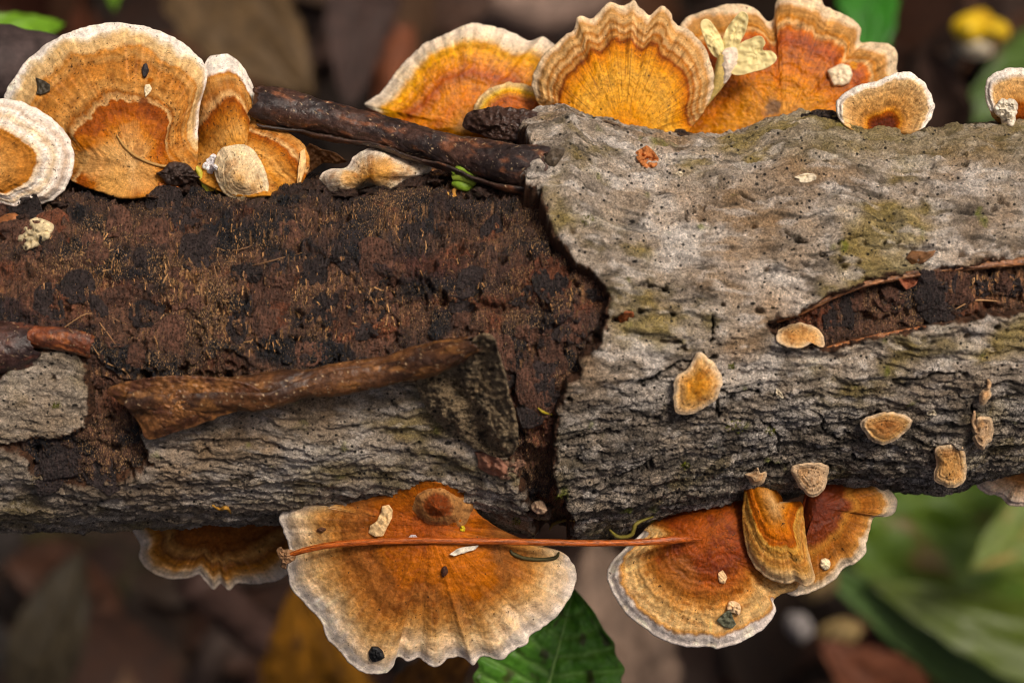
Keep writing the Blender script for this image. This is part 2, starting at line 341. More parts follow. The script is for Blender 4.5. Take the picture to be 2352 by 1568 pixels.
# bark relief
def bark_field(seed, low, fl=1.0):
    wv = SW + 0.14 * fbm(SX * 0.9, SW * 0.9, 3, seed) - 0.10 * SX * 0.9
    rid = 1 - np.abs(fbm(SX * 0.75, wv * 3.6, 4, seed + 3)) * 2.0
    bmp = fbm(SX * 3.0, wv * 5.0, 4, seed + 8)
    fine = fbm(SX * 16, SW * 20, 3, seed + 13)
    f1, f2, iv = worley(SX * 1.9, SW * 2.3, seed + 1)
    pit = (1 - ss(0.04, 0.13, f1 + 0.05 * fine)) * (iv > 0.66)
    f1b, f2b, ivb = worley(SX * 4.2 + 0.4 * bmp, wv * 7.0, seed + 2)
    cell = ss(0.0, 0.16, f2b - f1b)
    flow = fbm(SX * 1.3, wv * 11, 3, seed + 24); swell = fbm(SX * 0.42, wv * 1.9, 3, seed + 28)
    lump = np.maximum(0, fbm(SX * 2.1, SW * 3.0, 2, seed + 20)) ** 1.5
    h = 0.085 * rid * (0.8 - 0.15 * low) + 0.075 * bmp * (1 - .3 * low) + 0.03 * fine + 0.055 * fl * flow + 0.10 * swell + 0.05 * lump - 0.16 * pit - 0.04 * (1 - cell) * low
    return h, rid, bmp, pit, cell, fine
low = ss(760, 1000, PV + 60 * fbm(SX * 0.8, SW * 0.8, 2, 70))
h, rid, bmp, pit, cell, fine = bark_field(80, low)
CRK = [[(1635, 728), (1640, 755), (1632, 785)], [(1885, 945), (1890, 985), (1905, 1000), (1935, 1005)], [(1985, 960), (1990, 985), (1975, 1000)], [(1655, 925), (1640, 960)],
       [(1760, 975), (1790, 1000), (1785, 1030)], [(2230, 930), (2240, 965)], [(1690, 460), (1730, 468)], [(1560, 500), (1580, 515)], [(1810, 545), (1850, 550)], [(1450, 660), (1490, 655), (1530, 665)],
       [(1410, 735), (1430, 720), (1450, 722)], [(1600, 870), (1660, 900), (1740, 895)], [(1300, 1000), (1360, 985), (1420, 990)], [(1330, 1110), (1420, 1085), (1500, 1060)], [(1470, 880), (1560, 830), (1640, 815)],
       [(1950, 1040), (2080, 1060)], [(1700, 1080), (1860, 1050)], [(2050, 870), (2200, 850)], [(1900, 560), (1990, 545)]]
crk = np.zeros_like(h)
for c_ in CRK: crk = np.maximum(crk, 1 - ss(0.5, 4.5, dline(c_, PU + 12 * bmp, PV + 12 * bmp) + 2.5 * fine))
h = h - 0.16 * crk
hole = np.zeros_like(h)
for (hu, hv, ha, hb, hr) in [(1508, 491, 5, 5, 0), (1566, 505, 17, 6, -.6), (1610, 510, 7, 4, -.4), (1825, 555, 26, 7, -.1), (1925, 559, 6, 5, 0), (1987, 559, 6, 5, 0), (2032, 558, 4, 4, 0), (2062, 557, 5, 4, 0), (1887, 587, 9, 6, .2), (1970, 605, 5, 4, 0),
                             (1938, 612, 6, 4, -.4), (1485, 658, 20, 5, .05), (1530, 657, 5, 3, 0), (1545, 722, 6, 5, 0), (1418, 735, 24, 11, -.2), (1704, 460, 20, 5, .3), (1775, 707, 5, 4, 0), (1540, 786, 34, 6, .0), (2175, 402, 7, 4, .3), (2090, 447, 12, 5, 0), (1915, 447, 16, 5, 0), (2210, 360, 14, 6, .4), (1600, 420, 16, 4, -.2), (1420, 560, 8, 4, 0), (1760, 620, 7, 5, 0), (1660, 700, 6, 4, 0), (2300, 470, 16, 6, .6), (1380, 420, 14, 6, .3)]:
    cu_, sv_ = PU - hu, PV - hv; x_ = (cu_ * math.cos(hr) + sv_ * math.sin(hr)) / ha; y_ = (-cu_ * math.sin(hr) + sv_ * math.cos(hr)) / hb
    hole = np.maximum(hole, 1 - ss(.55, 1.15, np.hypot(x_, y_) + .35 * fine))
h = h - 0.2 * hole
lite = S(188, 172, 154); pale = S(226, 215, 204); grey = S(120, 109, 97); dkb = S(108, 98, 87); ol = S(156, 136, 74); tanb = S(172, 138, 98); blk = S(34, 30, 27)
n_a = fbm(SX * 0.7, SW * 1.3, 4, 101); n_b = fbm(SX * 1.8, SW * 3.0, 4, 107); n_c = fbm(SX * 0.5, SW * 0.6, 3, 113)
def bark_col(low, rid, bmp):
    c = mix(mix(np.broadcast_to(lite, SX.shape + (3,)), np.broadcast_to(grey, SX.shape + (3,)), ss(-0.3, 0.45, n_b)), np.broadcast_to(dkb, SX.shape + (3,)), low * ss(-0.6, 0.35, n_a + 0.3 * n_b))
    c = mix(c, pale, ss(0.10, 0.34, n_a + .25 * n_b) * (1 - 0.45 * low) * 0.95)
    c = mix(c, pale, ss(0.22, 0.5, fbm(SX * 4.0, SW * 5.0, 4, 117)) * .6)
    c = mix(c, tanb, ss(0.0, 0.5, n_c) * (1 - low) * 0.7)
    c = mix(c, ol, ss(0.05, 0.55, -n_c + 0.4 * n_b) * 0.8 * (1 - 0.5 * low))
    wv = SW + 0.14 * fbm(SX * 0.9, SW * 0.9, 3, 80) - 0.10 * SX * 0.9
    c = mix(c, blk, ss(0.22, 0.55, fbm(SX * 1.5, wv * 9.0, 4, 120) + 0.1 * low) * 0.7)
    c = mix(c, pale * 1.02, ss(0.2, 0.5, fbm(SX * 1.6, wv * 6.0, 4, 124)) * .55 * (1 - .4 * low))
    c = mix(c, S(120, 128, 30), ss(0.42, 0.6, fbm(SX * 2.2, SW * 2.2, 3, 131)) * 0.7 * ss(-0.1, .4, n_b))
    return c * (1 + .35 * fbm(SX * 28, SW * 32, 2, 139))[..., None]
cb = bark_col(low, rid, bmp)
cb = mix(cb, ol * 0.75, ss(420, 330, PV) * 0.5 * ss(1700, 1900, PU))
crkA = np.clip(0.3 + 0.75 * low, 0, 1)
def bark_piece(name, d, base, lift, liftw, hgt, colr, label, thick=0.0, crka=crkA, step=.07, floor=-.34):
    edge = ss(-4.5, 2.5, d)
    hgt = hgt - step * (1 - ss(6, 10, d + 7 * fbm(SX * 6, SW * 6, 2, 150)))
    off = base + hgt + lift * np.exp(-np.maximum(d, 0) / liftw)
    off = floor * (1 - edge) + off * edge
    c = mix(S(84, 56, 38) * (1 + .5 * fbm(SX * 14, SW * 14, 2, 152))[..., None] + 0 * colr, colr, ss(4, 9, d + 7 * fbm(SX * 6, SW * 6, 2, 150)))
    c = mix(c, blk, crk * 0.8) if name == 'bark_plate' and label[0] == 'p' else c
    o = mesh_obj(name, surf(U, PH, off).reshape(-1, 3), qkeep(d > -5), M_BARK, log, c.reshape(-1, 3), {'crk': crka.ravel()})
    o['label'] = label; return o
jag = 6 * fbm(SX * 4.5, SW * 4.5, 3, 140) + 4 * fbm(SX * 16, SW * 16, 2, 143)
bp = bark_piece('bark_plate', dR + jag, 0.02 + .08 * ss(1500, 1300, PU), 0.13, 18, h, cb, 'pale grey bark plate covering the branch, with a long slit')
h2, rid2, bmp2, pit2, cell2, fine2 = bark_field(160, 0.35 + 0.4 * ss(950, 1200, PV), .45)
n_a = fbm(SX * 0.8, SW * 1.3, 4, 171); n_b = fbm(SX * 1.8, SW * 3.0, 4, 177)
low2 = np.clip(0.1 + 0.7 * ss(1040, 1180, PV), 0, 1); cb2 = bark_col(low2, rid2, bmp2)
cb2 = mix(cb2, S(116, 101, 84), 0.35)
bark_piece('bark_plate', dL + jag, -0.02, 0.05, 30, h2 * 0.85, cb2, 'grey-olive bark sheet along the lower side', crka=0 * U + 0.25)
n_a = n_a + 0.2
bark_piece('bark_patch', dP + 0.8 * jag, -.06 + .14 * fbm(SX * 1.1, SW * 1.3, 2, 145), 0.10, 24, h2 * .7, mix(cb2, S(182, 164, 142), 0.5), 'small cracked light grey bark patch under a red-brown roll', crka=0 * U + 0.6, step=.03, floor=-.26)

# ------------------------------------------------------------------ sheet, scroll and tube builders
def disc(outline, cen, na, nt, thb, the, zfun=None, nu=7, cren=0.0, seed=0, lin=False):
    """Closed plate: outline rows (u, v, q, z) about an inner point (u, v, z). Returns vertices, faces and coordinates per vertex."""
    if lin:
        pq = np.array(list(outline) + [outline[0]], float); Lq = np.r_[0, np.cumsum(np.hypot(*np.diff(pq[:, :2], axis=0).T))]
        o = np.stack([np.interp(np.linspace(0, Lq[-1], na, endpoint=False), Lq, pq[:, k]) for k in range(4)], 1)
    else: o = spl(outline, na, True)
    du, dv = o[:, 0] - cen[0], o[:, 1] - cen[1]; L = np.hypot(du, dv) + 1e-6
    s_ = np.arange(na) / na * 6.2831853; per = np.hypot(*np.diff(o[:, :2], axis=0, append=o[:1, :2]).T).sum()
    rr = per / 6.28 / 22.0
    cn = fbm(np.cos(s_) * rr, np.sin(s_) * rr, 3, seed + 5) * cren * .7 * (.55 + .45 * o[:, 2] ** 3)
    o[:, 0] += du / L * cn; o[:, 1] += dv / L * cn; du, dv = o[:, 0] - cen[0], o[:, 1] - cen[1]
    t = np.linspace(0, 1, nt + 1)[1:]; t = np.r_[0.4 * t[0], t]
    T, A = np.meshgrid(t, np.arange(na), indexing='ij')
    u = cen[0] + T * du[A]; v = cen[1] + T * dv[A]; q = T * o[A, 2]
    z = cen[2] + (o[A, 3] - cen[2]) * T ** 1.8
    dirx, diry = (du / L)[A], (dv / L)[A]
    if zfun: z = z + zfun(u, v, q, T, s_[A])
    top = P(u, v, z); nrt = len(t)
    e = top[-1]; outx, outy = dirx[0], -diry[0]
    rings = [top]; r = the / 2
    for al in (50, 0, -50):
        a_ = math.radians(al); ca, sa = math.cos(a_), math.sin(a_)
        rings.append((e + np.stack([outx * r * ca, outy * r * ca, np.full(na, -r + r * sa)], -1))[None])
    tu = np.linspace(1, 0.06, nu)
    ui = np.clip((tu * nt).astype(int), 0, nrt - 1)
    rings.append(top[ui] - np.stack([0 * tu, 0 * tu, the + (thb - the) * (1 - tu) ** 0.8], -1)[:, None, :])
    G = np.concatenate(rings); nr = len(G)
    V = np.concatenate([G.reshape(-1, 3), P(cen[0], cen[1], z[0].mean())[None], (G[-1].mean(0))[None]])
    Fq = quads(nr, na, True); i = np.arange(na); j = (i + 1) % na
    Ft = np.concatenate([np.stack([np.full(na, nr * na), j, i], 1), np.stack([np.full(na, nr * na + 1), (nr - 1) * na + i, (nr - 1) * na + j], 1)])
    def ext(x, x0):
        return np.concatenate([x.ravel(), np.tile(x[-1], 3), x[ui].ravel(), [x0, x0]])
    return V, Fq, Ft, dict(u=ext(u, cen[0]), v=ext(v, cen[1]), q=ext(q, 0), t=ext(T, 0), dx=ext(dirx, 0), dy=ext(diry, 0), s=ext(s_[A], 0), nrt=nrt, na=na, nr=nr)

def norm_outline(ol, zedge, zbase=None):
    out = []
    for p in ol:
        u, v = p[0], p[1]; q = p[2] if len(p) > 2 else 1.0
        z = p[3] if len(p) > 3 else (zedge if q >= 0.7 or zbase is None else zbase)
        if z == 'L': z = zlog(u, v) + 0.04
        out.append((u, v, q, z))
    return out

def bracket(label, ol, cen, zedge, zones, zbase=None, na=220, nt=80, th=0.30, the=0.07, rip=0.012, nrip=7, ruf=0.05, rufn=14, cren=5, seed=1, wet=0.0, wetq=0.6,
            mq=0.86, blot=0.35, specks=0.5, dome=0.0, warp=0.05, under=S(196, 160, 118), streak=1.0, name='bracket_fungus', cat='fungus', group='bracket fungi on the log', spots=(), parts=True, roll=0.07, radial=0.0, folds=.35, lumps=()):
    ol = norm_outline(ol, zedge, zbase)
    def zf(u, v, q, T, s_):
        n = fbm(u / 70, v / 70, 3, seed)
        z = rip * .9 * fbm(q * nrip * 1.5 + .5 * n, 0 * q + seed + .35 * np.cos(s_), 2, seed + 2) * ss(0.1, 0.4, q)
        rr = rufn / 6.28
        rn = fbm(np.cos(s_) * rr + seed, np.sin(s_) * rr, 3, seed + 9)
        z = z + ruf * rn * ss(0.6, 1.0, q) + 0.12 * ruf * fbm(np.cos(s_) * rr * 3, np.sin(s_) * rr * 3 + seed, 2, seed + 19) * ss(0.7, 1, q)
        for (lu, lv, lr, lh) in lumps: z = z + lh * np.exp(-((u - lu) ** 2 + (v - lv) ** 2) / lr ** 2)
        z = z + dome * (1 - T ** 2) - roll * ss(0.9, 1.0, q) ** 1.5
        return z + 0.018 * fbm(u / 30, v / 30, 3, seed + 3) + 0.008 * fbm(u / 9, v / 9, 2, seed + 4)
    V, Fq, Ft, c = disc(ol, cen, na, nt, th, the, zf, cren=cren, seed=seed)
    u, v, q = c['u'], c['v'], c['q']
    cx, cy = c['dx'] * 9, c['dy'] * 9
    strk = fbm(cx * 1.6, cy * 1.6 + q * 1.2, 3, seed + 31)
    qq = q + warp * .8 * fbm(u / 80, v / 80, 3, seed + 33) + 0.012 * fbm(u / 12, v / 12, 2, seed + 36) + 0.012 * strk * streak
    qq = qq + .05 * fbm(c['dx'] * 2.2 + seed, c['dy'] * 2.2, 3, seed + 38) * ss(.6, .9, q) * ss(1.03, .97, q)
    zq = np.array([z_[0] for z_ in zones]); zc = np.array([z_[1] for z_ in zones])
    col = np.stack([np.interp(qq, zq, zc[:, k]) for k in range(3)], 1)
    lum = 1 + 0.10 * strk + 0.16 * fbm(qq * nrip * 2.2, 0 * q + seed + .3 * c['dx'], 2, seed + 2) * ss(0.25, 0.5, q) * ss(1.02, 0.85, q)
    b = fbm(u / 30, v / 30, 4, seed + 40)
    col = col * (1 + .24 * fbm(u / 11, v / 11, 3, seed + 42) * ss(1.0, .85, q))[:, None]
    col = mix(col, col * np.array([.70, .58, .48]), ss(.14, .22, b + .25 * fbm(u / 9, v / 9, 2, seed + 43)) * blot * .6 * ss(.95, .6, q))
    rl2 = fbm(qq * nrip * 4.5 + .3, 0 * q + seed + 2.5 * c['dx'] + c['dy'], 2, seed + 44) + .35 * fbm(u / 16, v / 16, 2, seed + 45)
    col = col * (1 - .2 * ss(.12, .4, rl2) * ss(.3, .5, q))[:, None]
    col = mix(col, np.clip(col * np.array([1.3, 1.25, 1.12]) + 0.004, 0, 1), ss(0.05, 0.5, b) * blot)
    col = mix(col, col * np.array([0.66, 0.52, 0.42]), ss(0.08, 0.5, -b) * blot * ss(1.0, 0.7, q))
    rl = fbm(cx * 5, cy * 5 + q * 2.5, 2, seed + 47)
    col = mix(col, S(96, 48, 18), ss(0.18, 0.5, rl) * radial * ss(0.15, 0.3, q) * ss(0.98, 0.8, q))
    rp = fbm(cx * 2.6, cy * 2.6 + q * 1.1, 3, seed + 49)
    col = mix(col, np.clip(col * 1.35 + .05, 0, .8), ss(.1, .45, rp) * folds * ss(.5, .7, q) * ss(1., .9, q))
    col = mix(col, col * np.array([.72, .6, .5]), ss(.1, .5, -rp) * folds * ss(.35, .55, q) * ss(.92, .75, q))
    sp = fbm(u / 5.2, v / 5.2, 2, seed + 52)
    col = mix(col, S(58, 34, 18), ss(0.42, 0.56, sp) * specks * ss(-0.2, 0.4, fbm(u / 60, v / 60, 2, seed + 55) + 0.15) * ss(1.0, 0.85, q))
    for (su, sv, sr, scol, sa) in spots:
        d = np.hypot(u - su, v - sv) + 0.35 * sr * fbm(u / sr / .8, v / sr / .8, 3, seed + 60)
        col = mix(col, scol, sa * ss(sr, 0.45 * sr, d))
    col = col * lum[:, None]
    na_, nrt, nr = c['na'], c['nrt'], c['nr']
    col[(nrt + 2) * na_:nr * na_] = under * (1 + 0.15 * fbm(u / 8, v / 8, 2, seed)[(nrt + 2) * na_:nr * na_, None])
    fib = np.stack([c['dx'] * 26, c['dy'] * 26, q * 3.0], 1)
    wt = wet * ss(wetq + 0.1, wetq - 0.1, q)
    at = {'fib': fib, 'wet': wt}
    N = vnormals(V, [Fq, Ft])
    if (N[: (nrt - 1) * na_, 2]).mean() < 0: N = -N; Fq = Fq[:, ::-1]; Ft = Ft[:, ::-1]
    if not parts:
        o = mesh_obj(name, V, [Fq, Ft], M_FUN, None, col, at); return tag(o, label, cat, group)
    base = V[-1].copy(); root = thing(name, label, cat, base, group)
    ring = Fq.min(1) // na_; qm = q[Fq].mean(1)
    iu = ring >= nrt + 2; im = (~iu) & (qm >= mq); ic = ~iu & ~im
    mesh_obj('cap', V, [Fq[ic], Ft[:na_]], M_FUN, root, col, at, N)
    if im.any(): mesh_obj('pale_margin', V, Fq[im], M_FUN, root, col, at, N)
    mesh_obj('underside', V, [Fq[iu], Ft[na_:]], M_FUN, root, col, at, N)
    return root

def plate(name, ol, cen, th, col, mat, parent=None, na=60, nt=16, zedge=0, rough=0.02, seed=0, cren=2, colvar=0.2, attrs=None, zfun=None, colfun=None, lin=False):
    ol = norm_outline(ol, zedge)
    def zf(u, v, q, T, s_):
        ns_ = min(14.0, max(2.5, np.ptp(np.array([p[0] for p in ol])) / 4)); z = rough * fbm(u / ns_, v / ns_, 3, seed)
        return z + (zfun(u, v, q, T, s_) if zfun else 0)
    V, Fq, Ft, c = disc(ol, cen, na, nt, th, th, zf, nu=4, cren=cren, seed=seed, lin=lin)
    cc = np.broadcast_to(col, (len(V), 3)) * (1 + colvar * fbm(c['u'] / 20, c['v'] / 20, 4, seed + 2))[:, None]
    if colfun: cc = colfun(cc, c)
    at = {'crk': np.full(len(V), 0.4), 'fleck': np.zeros(len(V))}
    N = vnormals(V, [Fq]); 
    if N[:(c['nrt'] - 1) * c['na'], 2].mean() < 0: Fq = Fq[:, ::-1]; Ft = Ft[:, ::-1]
    return mesh_obj(name, V, [Fq, Ft], mat, parent, cc, at)

def tube(name, pts, mat, col, parent=None, ns=10, n=60, flat=1.0, bumpy=0.0, seed=0, colvar=0.2, cap=True):
    """pts rows (x, y, z, r) in world units"""
    p = np.array(pts, float)
    L = np.r_[0, np.cumsum(np.linalg.norm(np.diff(p[:, :3], axis=0), axis=1))]
    q = spl(np.c_[L, 0 * L, p], n)[:, 2:] if len(p) > 2 else np.stack([np.interp(np.linspace(0, L[-1], n), L, p[:, k]) for k in range(4)], 1)
    t = np.gradient(q[:, :3], axis=0); t /= np.linalg.norm(t, axis=1, keepdims=True) + 1e-12
    up = np.array([0, 0, 1.0]); a = np.cross(up, t); bad = np.linalg.norm(a, axis=1) < 0.05; a[bad] = (1, 0, 0); a /= np.linalg.norm(a, axis=1, keepdims=True); b = np.cross(t, a)
    th = np.linspace(0, 2 * math.pi, ns, endpoint=False)
    rr = q[:, 3:4] * (1 + bumpy * fbm(L[-1] * np.linspace(0, 1, n)[:, None] / (q[:, 3].mean() + 1e-6) * 0.5 + 0 * th, np.cos(th)[None] * 1.5 + seed, 3, seed))
    V = q[:, None, :3] + (rr * np.cos(th))[..., None] * a[:, None] + (rr * np.sin(th) * flat)[..., None] * b[:, None]
    V = np.concatenate([V.reshape(-1, 3), q[:1, :3], q[-1:, :3]])
    Fq = quads(n, ns, True); i = np.arange(ns); j = (i + 1) % ns
    Ft = np.concatenate([np.stack([np.full(ns, n * ns), j, i], 1), np.stack([np.full(ns, n * ns + 1), (n - 1) * ns + i, (n - 1) * ns + j], 1)])
    l = np.r_[np.repeat(np.linspace(0, L[-1], n), ns), 0, L[-1]]
    cc = np.asarray(col)[None] * (1 + colvar * fbm(l / 0.25, np.tile(np.r_[0.0], len(V)) + np.arange(len(V)) % ns * 0.3, 3, seed + 7))[:, None]
    return mesh_obj(name, V, [Fq, Ft], mat, parent, cc, {'crk': np.full(len(V), 0.5)})
def ptube(name, pts, mat, col, parent=None, **k):      # pts rows (u, v, z, r)
    w_ = [(*P(p[0], p[1], p[2]), p[3]) for p in pts]
    return tube(name, w_, mat, col, parent, **k)

def scroll(name, path, turns, start, parent, colfun, label, n=260, m=90, shrink=0.35, th=0.035, seed=0, rag=(0.3, 0.3), bumps=0.03, mat=M_INNER):
    """A rolled bark sheet: path rows (u, v, z, r); the sheet winds by `turns`, its visible face outside."""
    q = spl(path, n); C = P(q[:, 0], q[:, 1], q[:, 2]); r = q[:, 3]
    t = np.gradient(C, axis=0); t /= np.linalg.norm(t, axis=1, keepdims=True)
    a = np.cross(np.array([0, 0, 1.0]), t); a /= np.linalg.norm(a, axis=1, keepdims=True); b = np.cross(t, a)
    s_ = np.linspace(0, 1, m)
    Lc = np.r_[0, np.cumsum(np.linalg.norm(np.diff(C, axis=0), axis=1))]
    I, J = np.meshgrid(np.arange(n), np.arange(m), indexing='ij')
    e0 = rag[0] * (0.5 + 0.9 * fbm(s_ * 9, s_ * 0 + 3.3, 3, seed + 1)); e1 = rag[1] * (0.5 + 0.9 * fbm(s_ * 9, s_ * 0 + 8.3, 3, seed + 2))
    lf = np.linspace(0, 1, n)[:, None]; LL = e0[None] + (Lc[-1] - e0 - e1)[None] * lf
    Cx = np.stack([np.interp(LL, Lc, C[:, k]) for k in range(3)], -1); rx = np.interp(LL, Lc, r)
    ii = np.clip((LL / Lc[-1] * (n - 1)).astype(int), 0, n - 1)
    ang = start + 2 * math.pi * turns * s_[J] + 0.6 * fbm(LL * 0.6, 0 * LL + 1.7, 3, seed + 4)
    ax = LL; wv = fbm(ax * 1.6, s_[J] * 7, 3, seed + 5)
    rad = rx * (1 - shrink * s_[J]) * (1 + 0.20 * fbm(ax * 0.9, s_[J] * 4, 3, seed + 6)) + bumps * wv + 0.012 * fbm(ax * 9, s_[J] * 30, 3, seed + 8)
    def pt(off): return Cx + ((rad + off) * np.cos(ang))[..., None] * a[ii] + ((rad + off) * np.sin(ang))[..., None] * b[ii]
    A, B = pt(0), pt(-th); k = n * m
    Fq = quads(n, m); V = np.concatenate([A.reshape(-1, 3), B.reshape(-1, 3)])
    def rim(idx):
        return np.stack([idx[:-1], idx[:-1] + k, idx[1:] + k, idx[1:]], 1)
    g = np.arange(k).reshape(n, m)
    F = [Fq, Fq[:, ::-1] + k, rim(g[0]), rim(g[-1])[:, ::-1], rim(g[:, 0])[:, ::-1], rim(g[:, -1])]
    c = colfun(ax, s_[J]); c = np.concatenate([c.reshape(-1, 3), (np.broadcast_to(S(56, 45, 38), c.shape) * (1 + 0.3 * wv[..., None])).reshape(-1, 3)])
    o = mesh_obj(name, V, F, mat, parent, c, {'crk': np.full(len(V), 0.4)}); o['label'] = label
    return o

# ------------------------------------------------------------------ peeling bark
def curl_cols(a, b, c_, seed):
    def f(x, s_):
        k = fbm(x * 1.1, s_ * 5, 4, seed); k2 = fbm(x * 3, s_ * 14, 3, seed + 4)
        c = mix(a + np.zeros(x.shape + (3,)), b + np.zeros(x.shape + (3,)), ss(-0.35, 0.35, k))
        c = mix(c, c_, ss(0.15, 0.5, k2) * 0.55)
        return mix(c, S(200, 170, 130), ss(0.62, 0.75, fbm(x * 22, s_ * 70, 2, seed + 9)) * 0.8)
    return f
cu1 = scroll('bark_curl', [(578, 240, 0.75, .33), (640, 252, 0.8, .33), (720, 268, .85, .30), (830, 290, 1.0, .29), (930, 320, 1.2, .28), (1040, 350, 1.5, .29), (1130, 372, 1.75, .33), (1200, 385, 1.95, .37), (1268, 392, 2.0, .36)],
       1.35, 2.4, log, curl_cols(S(74, 50, 40), S(46, 36, 34), S(140, 84, 50), 300), 'dark brown rolled bark strip along the upper edge', seed=301, shrink=.3)
plate('bark_tab', [(1248, 385, 1, 2.2), (1262, 352, 1, 2.35), (1290, 340, 1, 2.4), (1294, 352, 1, 2.4), (1272, 380, 1, 2.3)], (1268, 366, 2.35), .04, S(84, 72, 58), M_INNER, cu1, 40, 8, seed=5)
# lower roll with its unrolled left end and the grey raised corner
scroll('bark_curl', [(300, 912, 2.62, .28), (400, 908, 2.75, .29), (500, 904, 2.85, .27), (620, 892, 2.92, .29), (700, 880, 2.95, .24), (790, 866, 2.98, .26), (880, 850, 3.05, .24), (960, 832, 3.2, .27), (1030, 808, 3.45, .22), (1100, 782, 3.75, .12)],
       1.3, 1.35, log, curl_cols(S(98, 62, 34), S(58, 37, 25), S(146, 98, 50), 320), 'brown rolled edge of the lower bark sheet', seed=321, shrink=.35, rag=(.15, .15))
plate('bark_flap', [(248, 898, 1, 2.72), (285, 880, 1, 2.85), (360, 868, 1, 3.08), (450, 866, 1, 3.15), (560, 880, 1, 3.15), (600, 905, 1, 3.1), (585, 925, 1, 3.05), (545, 942, 1, 2.95), (520, 950, 1, 2.9), (440, 978, 1, 2.75), (345, 1006, 1, 2.6), (328, 985, 1, 2.62), (315, 962, 1, 2.65), (285, 930, 1, 2.68)],
      (420, 925, 3.02), .04, S(128, 84, 46), M_INNER, log, 240, 70, seed=12, rough=.03, cren=5, colfun=lambda cc, c: mix(mix(cc, S(86, 52, 34), ss(-.2, .4, fbm(c['u'] / 60, c['v'] / 40, 4, 77))), S(168, 112, 52), ss(.1, .5, fbm(c['u'] / 50, c['v'] / 50, 3, 79)) * .6))['label'] = 'ochre-brown unrolled end of the lower bark curl'
o = plate('bark_flap', [(960, 880, 1, 2.85), (1010, 850, 1, 3.1), (1060, 812, 1, 3.55), (1090, 780, 1, 3.9), (1108, 768, 1, 4.0), (1132, 778, 1, 3.95), (1144, 812, 1, 3.85), (1158, 860, 1, 3.65), (1166, 905, 1, 3.5), (1180, 950, 1, 3.25), (1188, 1000, 1, 3.0), (1176, 1040, 1, 2.7), (1140, 1046, 1, 2.45), (1080, 1020, 1, 2.4), (1000, 960, 1, 2.5)],
      (1088, 925, 3.1), .05, S(150, 130, 102), M_BARK, log, 260, 90, seed=22, rough=.09, cren=4,
      zfun=lambda u, v, q, T, s_: -0.28 * np.exp(-((u - 1030 - (v - 850) * .5) / 26) ** 2) * ss(1, .8, T) + .05 * fbm(u / 40, v / 14, 3, 7),
      colfun=lambda cc, c: mix(mix(cc, S(66, 56, 44), ss(.05, .5, fbm(c['u'] / 34, c['v'] / 20, 4, 87))), S(150, 128, 98), ss(.15, .5, fbm(c['u'] / 26, c['v'] / 36, 4, 89)) * .7))
o['label'] = 'dark grey raised corner of the lower bark sheet'
# small red-brown roll at the left
scroll('bark_curl', [(70, 772, 2.62, .17), (120, 778, 2.66, .18), (170, 784, 2.68, .18), (216, 794, 2.68, .18)], 1.25, 0.3, log, curl_cols(S(116, 58, 28), S(66, 38, 26), S(170, 98, 48), 340), 'short glossy red-brown bark roll above the light grey patch', n=110, m=70, seed=341, rag=(.08, .05), bumps=.01)
scroll('bark_curl', [(-120, 812, 2.5, .4), (-40, 808, 2.5, .38), (30, 800, 2.5, .36), (95, 792, 2.48, .3)], 1.1, 0.2, log, curl_cols(S(72, 46, 38), S(48, 34, 32), S(110, 62, 44), 350), 'dark brown bark roll at the end of the bare wood', n=110, m=80, seed=351, rag=(.1, .2))
scroll('bark_curl', [(75, 1084, 1.72, .15), (150, 1086, 1.72, .14), (230, 1082, 1.74, .13), (300, 1070, 1.8, .12)], 1.0, 0.0, log, curl_cols(S(120, 82, 62), S(70, 52, 46), S(150, 90, 60), 360), 'thin brown bark roll below the dark hollow', n=120, m=50, seed=361, rag=(.1, .2))
# lips of the slit
scroll('slit_lip', [(1888, 808, 2.42, .055), (1950, 792, 2.5, .065), (2030, 775, 2.54, .07), (2100, 760, 2.56, .055), (2150, 750, 2.58, .03)], 0.8, 0.4, bp, curl_cols(S(170, 108, 62), S(128, 74, 40), S(196, 140, 92), 370), 'orange-brown curled lower lip of the slit', n=160, m=30, seed=371, rag=(.08, .1), bumps=.012, th=.02)
scroll('slit_lip', [(1778, 740, 2.46, .03), (1850, 712, 2.54, .045), (1920, 678, 2.58, .05), (2000, 650, 2.6, .055), (2100, 630, 2.6, .06), (2200, 615, 2.6, .06), (2300, 606, 2.6, .07), (2420, 596, 2.6, .07)], 0.75, -0.6, bp, curl_cols(S(150, 96, 56), S(92, 58, 36), S(186, 132, 84), 380), 'brown curled upper lip of the slit', n=240, m=30, seed=381, rag=(.05, .1), bumps=.012, th=.02)
plate('bark_flap', [(1068, 290, 1, .3), (1080, 262, 1, .35), (1120, 250, 1, .5), (1170, 252, 1, .6), (1240, 262, 1, .7), (1250, 300, 1, .9), (1200, 322, 1, .9), (1110, 308, 1, .5)], (1160, 285, .75), .07, S(66, 46, 38), M_INNER, log, 110, 30, seed=32, rough=.07, cren=6)['label'] = 'dark rough bark chunk behind the rolled strip'
for i, (u, v, ru, rv) in enumerate([(1560, 314, 34, 12), (1885, 272, 52, 14), (1395, 300, 26, 12), (1160, 1070, 36, 16), (1240, 1170, 26, 14), (560, 1090, 40, 8)]):
    z = zlog(u, v + 6) + 0.05
    plate('bark_chunk', [(u + ru * math.cos(a) * (1 + .25 * math.sin(3 * a + i)), v + rv * math.sin(a) * (1 + .3 * math.cos(2 * a + i)), 1, z - .08) for a in np.linspace(0, 6.28, 12, endpoint=False)], (u, v, z + .1), .1, [S(52, 42, 38), S(50, 40, 36), S(58, 44, 36), S(150, 112, 90), S(64, 46, 36), S(60, 48, 38)][i], M_WOOD, log, 70, 18, seed=50 + i, rough=.12, cren=8)

